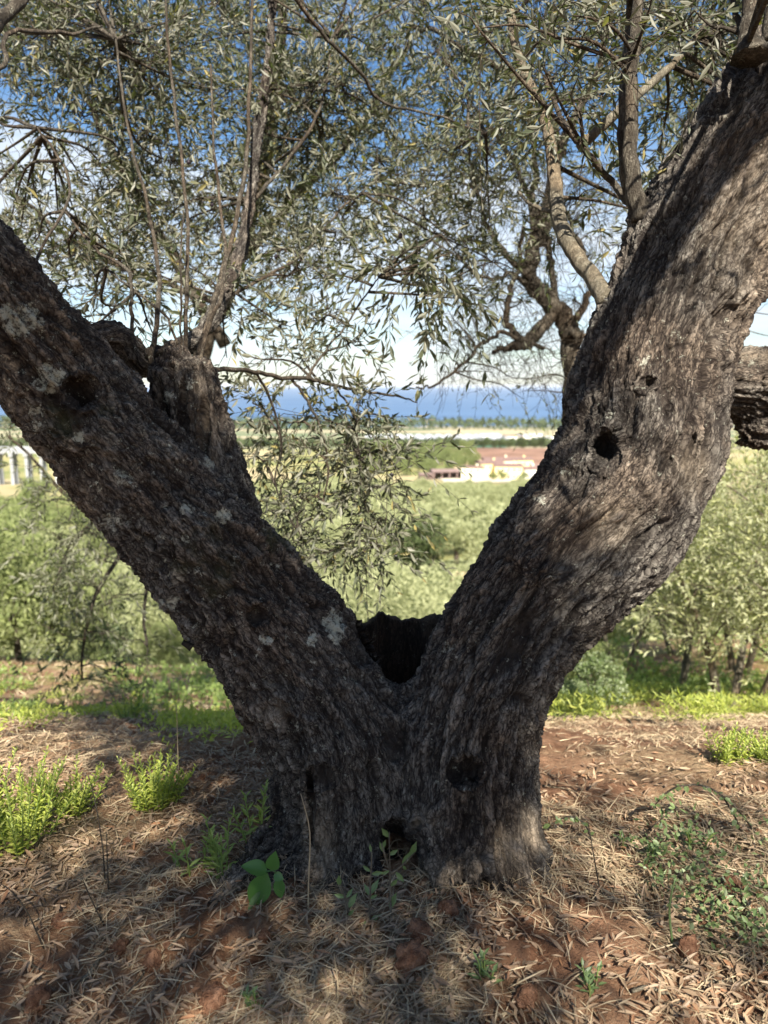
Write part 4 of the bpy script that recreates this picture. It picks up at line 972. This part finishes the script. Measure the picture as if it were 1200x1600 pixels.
for px, Y, a in ((697, 300, (13.5, 8, 3.2, 1.6, mR2, mR2, 'long low open-fronted farm shed with brown roof left of the yellow houses', 4, 1, .12, True, 'shed')),
                 (663, 296, (5, 5, 2.2, .8, mR2, mR2, 'small dark shed at the left end of the farm', 2, 1, .1, True, 'shed')),
                 (735, 297, (8, 7, 5.0, 1.0, mY2, mR, 'cream yellow house directly right of the open shed', 3, 2, -.25)),
                 (760, 306, (10, 8, 6.2, 2.0, mY, mR, 'yellow house with red hipped roof in the middle of the farm', 4, 2, .2)),
                 (789, 300, (11, 8, 5.4, 1.8, mY, mR, 'bright yellow two storey house right of the red roofed one', 5, 2, -.1)),
                 (775, 322, (14, 8, 6.5, 2.2, mY2, mR, 'long red roofed house behind the yellow houses', 5, 2, .05)),
                 (806, 326, (10, 7, 6.5, 1.8, mY, mR, 'yellow house up behind on the right by the field', 4, 2, .15)),
                 (822, 300, (7, 7, 4.2, 1.8, mW, mR, 'white walled house with reddish roof nearest the right limb', 3, 1, .2)),
                 (841, 304, (8, 7, 4.6, 1.8, mW, mR2, 'pale house half hidden by the right limb', 3, 1, .0))):
    house(PX(px, Y), Y, *a)
for px, Y, w_, lab in ((758, 1000, 26, 'pale warehouse beyond the ploughed field near the shore'), (820, 1010, 34, 'white warehouse right on the coastal plain'), (795, 960, 24, 'reddish roofed warehouse on the coastal plain'), (842, 930, 24, 'small white warehouse by the right limb on the plain')):
    house(PX(px, Y), Y, w_, 18, 6, 2, mW, mR if 'red' in lab else mp_, lab, 4, 1, .1, cat='warehouse')
# viaduct at the far left
vx = PX(-40, 262); vz = float(ground_z(PX(20, 262), 262, False)[0])
via = empty('viaduct', (vx, 262, vz), .12, label='white concrete road viaduct on pillars at the far left', category='viaduct')
zt = P(20, 703, 262)[0].z-vz
mb = MB(); mb.box((0, 0, zt-.7), (110, 6, 1.0)); link('deck', mb.mesh('deck'), mC, via)
for sy in (-3.2, 3.2):
    mb = MB(); mb.box((0, sy, zt+.45), (110, .3, .7)); link('parapet', mb.mesh('parapet'), mC, via)
pm = MB(); pm.box((0, -1.8, (zt-1.4)/2-2), (1.0, 1.0, zt+2.6)); pm.box((0, 1.8, (zt-1.4)/2-2), (1.0, 1.0, zt+2.6)); pm.box((0, 0, zt-1.9), (1.5, 6, .9)); pme = pm.mesh('pier')
for k in range(20):
    o = link('pier', pme, mC, via); o.location = (-48+k*5, 0, 0)

# ------------------------------------------------------------------ ground litter
def ground_pts(n, x0, x1, y0, y1, power=1.0, maskf=None):
    y = y0+(y1-y0)*rng.random(n)**power; x = rng.uniform(x0, x1, n)*(y/y1 if x0 < 0 < x1 else 1)
    if maskf is not None:
        k = maskf(x, y); x, y = x[k], y[k]
    return np.stack([x, y, ground_z(x, y)], 1)
def litter(name, pts, L, W, mt, lab, tilt=.25, T=LT4, F=LF4, lift=.004, flow=None):
    n = len(pts); a = rng.uniform(0, 6.28, n) if flow is None else flow+rng.normal(0, .8, n)
    d = np.stack([np.cos(a), np.sin(a), rng.normal(0, tilt, n)], 1); nr = np.stack([rng.normal(0, .5, n), rng.normal(0, .5, n), np.ones(n)], 1)
    ll = L*rng.uniform(.3, 1.35, n); p = pts-d/np.linalg.norm(d, axis=1)[:, None]*(ll/2)[:, None]+[0, 0, lift]
    p[:, 2] += np.abs(rng.normal(0, .008, n))
    V, F_ = leaves_geo(p, d, nr, ll, W*rng.uniform(.6, 1.3, n), T, F)
    link(name, mesh_np(name, V, [F_]), mt, kind='stuff', label=lab)
clear = lambda x, y: ~(((x-.0)/.37)**2+((y-1.93)/.2)**2 < 1)
thin = lambda x, y: np.where((x > .25) & (y > 1.95), .35, 1.0) > rng.random(len(x))
densm = lambda x, y: clear(x, y) & thin(x, y) & (fbm(np.stack([x*2.2, y*2.2, x*0], 1), 3, 61)+rng.normal(0, .08, len(x)) > .34)
strm = lambda x, y: clear(x, y) & (fbm(np.stack([x*1.9, y*2.6, x*0], 1), 3, 66)+rng.normal(0, .06, len(x)) > np.where((x > .25) & (y > 1.9), .56, .34))
litter('fallen_leaves', ground_pts(22000, -1.9, 1.9, 1.15, 2.45, .9, densm), .036, .0075, M['dead'], 'dry olive leaves lying under the tree', .3, LT, LF6, .006)
litter('fallen_leaves', ground_pts(12000, -3.2, 3.2, 2.2, 4.2, 1.0, densm), .036, .0075, M['dead'], 'dry leaves scattered on the sunlit soil', .25)
litter('straw', ground_pts(11000, -2.0, 2.0, 1.15, 2.6, 1.0, strm), .075, .0028, M['straw'], 'thin straw on the ground near the trunk', .22)
litter('straw', ground_pts(17000, -4.2, 4.2, 2.3, 5.2, 1.0, strm), .075, .0045, M['straw'], 'straw strewn on the red soil', .22)
litter('straw', ground_pts(14000, -9, 9, 4.2, 11.5, 1.0), .12, .010, M['straw'], 'straw and dry grass on the slope', .4)
# matted dead grass in the lower right and around the trunk foot
fr = lambda x, y: clear(x, y) & (fbm(np.stack([x*2.8, y*2.8, x*0], 1), 3, 91) > .46)
litter('dead_grass', ground_pts(6500, .1, 1.6, 1.2, 2.1, 1.0, fr), .12, .0026, M['straw'], 'matted dead grass at the lower right', .25, flow=2.3)
litter('dead_grass', ground_pts(3500, -.8, .3, 1.15, 1.75, 1.0, fr), .11, .0026, M['straw'], 'matted dead grass before the trunk', .3, flow=.5)

ring = lambda x, y: (((x-.0)/.50)**2+((y-1.80)/.30)**2 < 1) & (y < 1.85)
litter('dead_grass', ground_pts(2600, -.7, .7, 1.4, 1.85, 1.0, ring), .075, .0024, M['straw'], 'dead grass packed against the foot of the trunk', .9)
# ground cover of small green weeds on the left and right slope
def groundcover(name, pts, L, W, mt, lab, h=.05):
    n = len(pts); k = 5; p = np.repeat(pts, k, 0)+np.stack([rng.normal(0, .02, n*k), rng.normal(0, .02, n*k), rng.uniform(0, h, n*k)], 1)
    d = rng.normal(0, 1, (n*k, 3)); d[:, 2] = np.abs(d[:, 2])*.8+.2; nr = rng.normal(0, .5, (n*k, 3)); nr[:, 2] += 1
    V, F = leaves_geo(p, d, nr, L*rng.uniform(.5, 1.3, n*k), W*rng.uniform(.6, 1.3, n*k), LT4, LF4)
    link(name, mesh_np(name, V, [F]), mt, kind='stuff', label=lab)
def nz(x, y, s, k): return fbm(np.stack([x*s, y*s, x*0], 1), 3, k)
gl = lambda x, y: (nz(x, y, 2.4, 33)+rng.normal(0, .05, len(x)) > .50) & (x < .1) & (y > 2.25+nz(x, y, 1.1, 55)*1.0+rng.normal(0, .2, len(x)))
groundcover('ground_cover', ground_pts(15000, -3.6, 3.6, 2.6, 5.2, 1.0, gl), .03, .012, M['weed'], 'low green weeds spreading left behind the trunk')
gl2 = lambda x, y: (nz(x, y, 1.6, 35)+rng.normal(0, .05, len(x)) > .60) & (x < .5)
groundcover('ground_cover', ground_pts(9000, -8, 8, 5, 11, 1.0, gl2), .06, .03, M['weed_dark'], 'low green growth at the end of the left clearing', .1)
gr_ = lambda x, y: (nz(x, y, 2.1, 37)+rng.normal(0, .06, len(x)) > .54) & (x > .5) & (y > 3.3+nz(x, y, 1.0, 57)*1.5)
groundcover('ground_cover', ground_pts(17000, -5.0, 5.0, 3.9, 7.2, 1.0, gr_), .055, .009, M['weed'], 'bright green grass around the bramble bush on the right', .16)
groundcover('ground_cover', ground_pts(9000, -8, 8, 6.5, 12, 1.0, gr_), .07, .03, M['weed_dark'], 'green growth under the young olives', .15)
# creeping small-leaved plant lower right
gc = lambda x, y: (nz(x, y, 4.0, 41) > .52) & (((x-1.02)/.42)**2+((y-1.68)/.28)**2 < 1)
groundcover('creeping_plant', ground_pts(850, .6, 1.5, 1.35, 2.0, 1.0, gc), .019, .011, M['bramble'], 'creeping small-leaved plant in the shade at the lower right', .10)

# ------------------------------------------------------------------ countable weeds
def weed_clump(x, y, h, w_, stems, leaf_l, mt, label, group=None, leafw=.24, dens_=26, name='weed_plant', parts=False, flop=.35):
    z = gz(x, y); r = empty(name, (x, y, z), label=label, category='plant')
    if group: r['group'] = group
    sm = MB(); LP_ = []
    for k in range(stems):
        an = random.uniform(0, 6.28); q = random.random()**.6; b = np.array([math.cos(an)*w_*.35*q, math.sin(an)*w_*.35*q, -.01]); lean = np.array([math.cos(an)*q*flop*h, math.sin(an)*q*flop*h, h*random.uniform(.65, 1.08)])
        pts, rad = smooth_path([b, b+lean*.5+np.array([0, 0, .01]), b+lean], [.0022, .0018, .001], 4); 
        if parts:
            m1 = MB(); m1.tube(pts, rad, 5); link('stem', m1.mesh('stem', True), M['weed_dark'], r)
        else: sm.tube(pts, rad, 4, cap=False)
        pp = np.array([tuple(p) for p in pts]); m_ = int(dens_*h/.2)
        for j in range(m_):
            s = (.12+.88*j/m_)*(len(pp)-1.001); i0 = int(s); p = pp[i0]*(1-s+i0)+pp[i0+1]*(s-i0); az = j*2.4+k; el = .35+.6*j/m_
            d = np.array([math.cos(az)*math.cos(el), math.sin(az)*math.cos(el), math.sin(el)]); nr = np.array([-math.cos(az)*math.sin(el), -math.sin(az)*math.sin(el), math.cos(el)])
            LP_.append((p, d, nr+np.random.normal(0, .2, 3), leaf_l*(1.05-.5*j/m_)*random.uniform(.75, 1.15)))
    if not parts: link('stems', sm.mesh('stems', True), M['weed_dark'], r, kind='stuff')
    if parts:
        lm = mesh_np('leaf', LT*np.array([leafw, 1, 1]), [LF6]); lm.materials.append(mt)
        for p, d, nr, L in LP_:
            dv = Vector(d).normalized(); nn = Vector(nr); sd = dv.cross(nn).normalized(); nn = sd.cross(dv); Mx = Matrix((sd, dv, nn)).transposed().to_4x4(); Mx.translation = Vector(p)
            o = bpy.data.objects.new('leaf', lm); C.objects.link(o); o.parent = r; o.matrix_basis = Mx @ Matrix.Scale(L, 4)
    else:
        L = np.array([q[3] for q in LP_]); V, F = leaves_geo(np.array([q[0] for q in LP_]), np.array([q[1] for q in LP_]), np.array([q[2] for q in LP_]), L, L*leafw)
        link('foliage', mesh_np('foliage', V, [F]), mt, r, kind='stuff')
    return r
def wp(px, py): return at_ground(px, py)
np.random.seed(4)
for px, py, h, w_, st_, lab in ((240, 1258, .15, .18, 26, 'round bright green weed clump in the sun left of the trunk'), (30, 1330, .20, .20, 26, 'tall bright green weed clump at the left edge'), (110, 1270, .15, .14, 14, 'bright weed clump just right of the tall one at the left edge'), (-40, 1310, .2, .2, 16, 'weed clump cut by the left edge'),
        (1135, 1200, .13, .14, 16, 'bright green weed clump on the red soil at the right'), (1200, 1200, .12, .12, 12, 'weed clump cut by the right edge')):
    x, y = wp(px, py); weed_clump(x, y, h, w_, int(st_*1.5), .027, M['weed'], lab, 'bright green weed clumps', leafw=.34, dens_=34, flop=.55)
for px, py, h, st_, lab in ((345, 1375, .17, 6, 'leafy upright weed against the left root of the trunk'), (300, 1372, .12, 3, 'slender leaning weed left of the leafy upright one'), (400, 1330, .16, 4, 'tall weed touching the left side of the trunk'), (425, 1290, .14, 2, 'leafy shoot peeping out behind the left edge of the trunk')):
    x, y = wp(px, py); weed_clump(x, y+.02, h, .1, st_, .042, M['weed_dark'], lab, None, .28, 18, parts=True, flop=.3)
for px, py, h, st_, lab in ((760, 1560, .05, 4, 'small blue-green sprig on the earth before the trunk'), (1090, 1330, .06, 5, 'small sprig in the shade near the right edge'), (975, 1320, .05, 4, 'tiny rosette weed at the shadow edge right of the trunk'), (1020, 1335, .06, 5, 'small weed rosette in the middle of the shadow edge'), (925, 1560, .05, 4, 'low sprig in the dark litter at the bottom right'), (410, 1600, .05, 3, 'small sprig at the bottom edge left of centre')):
    x, y = wp(px, py); weed_clump(x, y, h, .06, st_, .028, M['sapling'], lab, None, .4, 26, parts=True)
# grass tufts and taller weeds in the middle distance
for k in range(56):
    left = k % 2 == 0
    px = random.uniform(-20, 400) if left else random.uniform(880, 1200); py = random.uniform(1062, 1135) if left else random.uniform(1062, 1095)
    x, y = wp(px, py)
    weed_clump(x, y, random.uniform(.06, .16), .2, 9, .045, M['weed'] if random.random() < .75 else M['weed_dark'], 'small bright weed tuft on the left clearing' if left else 'small bright weed tuft on the right slope', 'weed tufts left' if left else 'weed tufts right', .3, 16)

# olive sapling before the hollow
def sprout(px, py, Yb, stems, label, name='olive_sapling'):
    x, y = Yb
    r = empty(name, (x, y, gz(x, y)), label=label, category='sapling'); lm = mesh_np('leaf', LT*np.array([.36, 1, 1]), [LF6]); lm.materials.append(M['sapling'])
    for pts_, leaves_ in stems:
        P3 = [Vector(P(a, b, y)[0])-r.location for a, b in pts_]; m1 = MB(); pts, rad = smooth_path(P3, [.0028]+[.0022]*(len(P3)-2)+[.0012], 4); m1.tube(pts, rad, 6)
        link('stem', m1.mesh('stem', True), M['twig2'], r)
        for (a, b, c_, e) in leaves_:
            p0 = Vector(P(a, b, y)[0])-r.location; p1 = Vector(P(c_, e, y)[0])-r.location; p1.y += random.uniform(-.012, .012)
            d = p1-p0; L = d.length*1.15; dv = d.normalized(); nn = Vector((random.uniform(-.4, .4), -1, random.uniform(.1, .9))); sd = dv.cross(nn).normalized(); nn = sd.cross(dv)
            Mx = Matrix((sd, dv, nn)).transposed().to_4x4(); Mx.translation = p0; o = bpy.data.objects.new('leaf', lm); C.objects.link(o); o.parent = r; o.matrix_basis = Mx @ Matrix.Scale(L, 4)
sprout(0, 0, (.01, 1.53), [
    ([(613, 1500), (610, 1400), (608, 1300)], [(607, 1308, 598, 1292), (608, 1336, 620, 1326), (610, 1450, 622, 1440), (611, 1470, 600, 1452), (610, 1385, 620, 1372), (609, 1420, 618, 1400), (612, 1480, 622, 1468), (609, 1360, 596, 1366)]),
    ([(610, 1366), (628, 1352), (648, 1332)], [(628, 1352, 640, 1334), (640, 1340, 650, 1320), (630, 1352, 634, 1362), (618, 1362, 630, 1376), (645, 1334, 645, 1318)]),
    ([(608, 1358), (601, 1335), (596, 1318)], [(600, 1332, 594, 1318), (598, 1325, 602, 1312)]),
    ([(577, 1500), (578, 1410), (581, 1330)], [(580, 1332, 578, 1322), (579, 1362, 568, 1354), (578, 1400, 570, 1388), (578, 1398, 590, 1382), (578, 1404, 588, 1396), (577, 1440, 566, 1440), (577, 1440, 592, 1432), (577, 1455, 586, 1470), (576, 1480, 566, 1462), (580, 1366, 596, 1360)]),
    ([(545, 1425), (535, 1390), (517, 1364)], [(540, 1402, 524, 1396), (541, 1403, 550, 1392), (530, 1384, 530, 1366), (543, 1420, 556, 1402), (544, 1430, 552, 1420)])], 'thin olive sapling with upright stems before the hollow of the trunk')
# broad-leaved seedling at the left root
r = empty('seedling', (*(lambda q: (q[0], q[1]))((P(418, 1420, 1.62)[0].x, 1.62)), gz(P(418, 1420, 1.62)[0].x, 1.62)), label='broad-leaved glossy green seedling before the left root', category='seedling')
m1 = MB(); P3 = [Vector(P(a, b, 1.6)[0])-r.location for a, b in ((440, 1425), (436, 1390), (430, 1362), (415, 1362))]; pts, rad = smooth_path(P3, [.0025, .0025, .002, .0015], 4); m1.tube(pts, rad, 6); link('stem', m1.mesh('stem', True), M['broad'], r)
a = np.linspace(0, 1, 9); prof = np.array([0, .3, .44, .5, .49, .43, .33, .18, 0]); V = []
for t_, w_ in zip(a, prof):
    for s_ in (-1, -.5, 0, .5, 1): V.append((s_*w_, t_, .10*abs(s_)*w_*2-.18*t_*t_+.01*math.sin(t_*30)*abs(s_)))
F = [[i_*5+j_, i_*5+j_+1, i_*5+j_+6, i_*5+j_+5] for i_ in range(8) for j_ in range(4)]
bl = mesh_np('leaf', np.array(V), [np.array(F)], True); bl.materials.append(M['broad'])
for (a_, b_, c_, d_, w_, ny_) in ((418, 1362, 384, 1346, .62, -.3), (418, 1364, 394, 1412, .55, -1), (424, 1360, 430, 1332, .62, -1), (428, 1366, 442, 1368, .8, -1), (415, 1392, 388, 1414, .5, .6), (434, 1370, 440, 1398, .5, -1)):
    p0 = Vector(P(a_, b_, 1.6)[0])-r.location; p1 = Vector(P(c_, d_, 1.6)[0])-r.location; p1.y -= .012; d = p1-p0; dv = d.normalized(); nn = Vector((.1, ny_, .6)); sd = dv.cross(nn).normalized(); nn = sd.cross(dv)
    Mx = Matrix((sd*w_, dv, nn)).transposed().to_4x4(); Mx.translation = p0; o = bpy.data.objects.new('leaf', bl); C.objects.link(o); o.parent = r; o.matrix_basis = Mx @ Matrix.Scale(d.length*1.1, 4)
# thin dry stems standing in the left foreground, a bramble runner on the right
def stick(lst, rpx, m, label, name='dry_stem', cat='stem', lift=0.0):
    Y = [q[2] for q in lst]; p0 = P(lst[0][0], lst[0][1], lst[0][2])[0]
    r = empty(name, p0, label=label, category=cat)
    return r
def standing(px, py, pts_, label, leaves_=(), name='dry_stalk', mt='straw'):
    x, y = wp(px, py); z = gz(x, y); k = 1
    P3 = [Vector((0, 0, -.01))]+[Vector(P(a, b, y)[0])-Vector((x, y, z)) for a, b in pts_]
    mb = MB(); pts, rad = smooth_path(P3, [.0022]+[.0017]*(len(P3)-2)+[.0008], 4); mb.tube(pts, rad, 5); o = link(name, mb.mesh(name, True), M[mt]); o.location = (x, y, z); o['label'] = label; o['category'] = 'stalk'
standing(165, 1390, [(160, 1320), (150, 1260), (142, 1225)], 'thin dark dry stalk right of the left weed clumps', mt='twig')
standing(170, 1400, [(168, 1350), (166, 1300)], 'shorter dry stalk beside the thin dark one', mt='twig')
standing(70, 1480, [(45, 1430), (20, 1395), (0, 1380)], 'dry stalk leaning to the left edge', mt='twig')
standing(165, 1450, [(140, 1400), (128, 1370)], 'dark dry stalk leaning left over the straw', mt='twig')
standing(482, 1440, [(482, 1380), (484, 1300), (470, 1240)], 'pale grass stalk against the trunk foot')
standing(940, 1400, [(930, 1350), (918, 1280)], 'dry stalk at the shadow edge right of the trunk', mt='twig')
standing(525, 1590, [(528, 1540), (522, 1490)], 'pale green stalk at the bottom centre')
standing(280, 1250, [(278, 1180), (276, 1100)], 'tall thin grass stalk behind the round weed clump')
mb = MB(); pts, rad = smooth_path([P(a, b, 1.5)[0] for a, b in ((1085, 1600), (1065, 1540), (1052, 1480), (1046, 1420), (1055, 1372))], [.0035, .003, .003, .0025, .0015], 5); mb.tube(pts, rad, 6, .1)
o = link('pale_stem', mb.mesh('pale_stem', True), M['sapling'], label='long pale green curving stem in the shaded litter at the right', category='stem')
rn = empty('bramble_runner', (P(1010, 1240, 1.9)[0].x, 1.9, gz(1, 1.9)), label='arching bramble runner with small leaves right of the trunk in the sun', category='bramble')
lm = mesh_np('leaf', LT*np.array([.62, 1, 1]), [LF6]); lm.materials.append(M['bramble'])
for lst in ([(1200, 1330), (1150, 1262), (1105, 1230), (1065, 1228), (1040, 1240), (1020, 1262)], [(1130, 1245), (1150, 1280), (1165, 1320)], [(930, 1330), (915, 1290), (890, 1276), (860, 1288)], [(960, 1370), (1000, 1310), (1055, 1262)]):
    mb = MB(); P3 = [P(a, b, 1.88)[0] for a, b in lst]; pts, rad = smooth_path(P3, [.0028]*(len(P3)-1)+[.001], 5); mb.tube(pts, rad, 5); rel(link('cane', mb.mesh('cane', True), M['twig']), rn)
    for p in pts[2:]:
        for k in range(2):
            if random.random() < .45: continue
            dv = Vector((random.uniform(-1, 1), random.uniform(-1, .3), random.uniform(-.6, .6))).normalized(); nn = Vector((random.uniform(-.3, .3), -.5, 1)); sd = dv.cross(nn).normalized(); nn = sd.cross(dv)
            Mx = Matrix((sd, dv, nn)).transposed().to_4x4(); Mx.translation = p; o = bpy.data.objects.new('leaf', lm); C.objects.link(o); rel(o, rn); o.matrix_basis = Mx @ Matrix.Scale(random.uniform(.014, .026), 4)
# clods of red earth
cms = []
for k in range(4):
    bm = bmesh.new(); bmesh.ops.create_icosphere(bm, subdivisions=4, radius=1); V = np.array([tuple(v.co) for v in bm.verts]); f1, f2, _ = worley(V*2.2+k*5, k); nn = fbm(V*1.6+k*9, 3, k)*.9+(f1)*.35+fbm(V*7, 2, k)*.25
    V = V*(.35+nn*.7)[:, None]*[1, .9, .75]
    for v, c_ in zip(bm.verts, V): v.co = c_
    me = bpy.data.meshes.new('clod'); bm.to_mesh(me); bm.free(); me.polygons.foreach_set('use_smooth', [True]*len(me.polygons)); me.materials.append(M['clod']); cms.append(me)
named = [(98, 1445, .030, 'dark clod of earth left, casting a small shadow at the straw edge'), (185, 1490, .028, 'clod of earth in the litter left of centre'), (240, 1515, .034, 'lighter crumbling clod in the litter left of the trunk'), (335, 1590, .040, 'big red clod at the bottom edge left of centre'), (1075, 1490, .036, 'round red clod in the shade at the right'), (1090, 1285, .022, 'small clod on the sunlit shadow edge at the right'), (1065, 1290, .015, 'smaller clod beside it at the shadow edge'), (1145, 1395, .034, 'clod under the creeping plant at the right'), (655, 1490, .045, 'ochre lump of earth right of the sapling'), (640, 1530, .05, 'wide ochre mound of earth below the sapling'), (415, 1485, .022, 'dark clod in front of the left root'), (60, 1570, .04, 'dark clod at the bottom left corner'), (700, 1440, .035, 'earth clod at the foot of the trunk'), (820, 1590, .035, 'dark clod at the bottom edge right of centre'), (330, 1250, .02, 'dark clod by the round weed clump')]
for k, (px, py, s, lab) in enumerate(named):
    x, y = wp(px, py); o = link('clod', cms[k % 4], None, label=lab, category='clod', group='clods of red earth'); s *= .9; o.location = (x, y, gz(x, y)+s*.35); o.scale = (s, s, s); o.rotation_euler = (k, k*2, k*.7)
for k in range(120):
    x = random.uniform(-1.6, 1.6); y = random.uniform(1.2, 3.4); x *= y/2.2
    if ((x)/.4)**2+((y-1.93)/.25)**2 < 1: continue
    s = random.uniform(.006, .016); o = link('clod', random.choice(cms), None, label='pea to walnut sized crumb of red earth lying in the litter', category='clod', group='small crumbs of earth'); o.location = (x, y, gz(x, y)+s*.2); o.scale = (s, s, s); o.rotation_euler = (k, k*2, k*.7)
# sticks
for k, (a, b, rad_, lab) in enumerate((((262, 1500), (318, 1460), .003, 'bent grey twig pointing to the left root'), ((205, 1560), (235, 1500), .0022, 'thin twig curving up in the litter at lower left'), ((15, 1500), (90, 1525), .0025, 'pale twig lying flat at the left'), ((270, 1600), (292, 1545), .003, 'grey twig at the bottom edge left of centre'), ((130, 1535), (170, 1490), .006, 'thick brown twig in the litter at the left'),
        ((35, 1400), (72, 1418), .0026, 'pale straw-coloured stick in the sun at the left'), ((270, 1275), (345, 1298), .0035, 'pale stick lying behind the leafy weeds'), ((1110, 1465), (1160, 1510), .002, 'thin pale twig at right behind the round clod'), ((1100, 1535), (1200, 1540), .003, 'pale twig at the right edge in the shade'), ((975, 1130), (1000, 1140), .004, 'short pale stick on the sunlit soil'), ((1045, 1120), (1070, 1160), .004, 'long thin pale stick left of the right weed clump'),
        ((990, 1560), (1060, 1565), .004, 'dark stick in the litter at the bottom right'), ((620, 1470), (700, 1420), .0035, 'brown stick leaning up toward the trunk foot'), ((700, 1580), (600, 1590), .0025, 'pale twig at the bottom centre'), ((390, 1470), (470, 1462), .0025, 'straight dry stalk lying before the left root'), ((850, 1225), (905, 1240), .003, 'pale stick just right of the trunk in the sun'), ((540, 1450), (585, 1430), .002, 'small pale twig at the trunk foot'))):
    (x0_, y0_), (x1_, y1_) = wp(*a), wp(*b); mb = MB(); pts = []
    for t_ in (0, .3, .6, 1):
        x, y = x0_+(x1_-x0_)*t_, y0_+(y1_-y0_)*t_; pts.append(Vector((x-x0_+random.uniform(-.006, .006), y-y0_+random.uniform(-.006, .006), gz(x, y)-gz(x0_, y0_)+rad_+.004)))
    pp, rr = smooth_path(pts, [rad_, rad_, rad_*.8, rad_*.4], 4); mb.tube(pp, rr, 6, .15, k)
    o = link('stick', mb.mesh('stick', True), M['twig2'], label=lab, category='stick', group='sticks on the ground'); o.location = (x0_, y0_, gz(x0_, y0_))
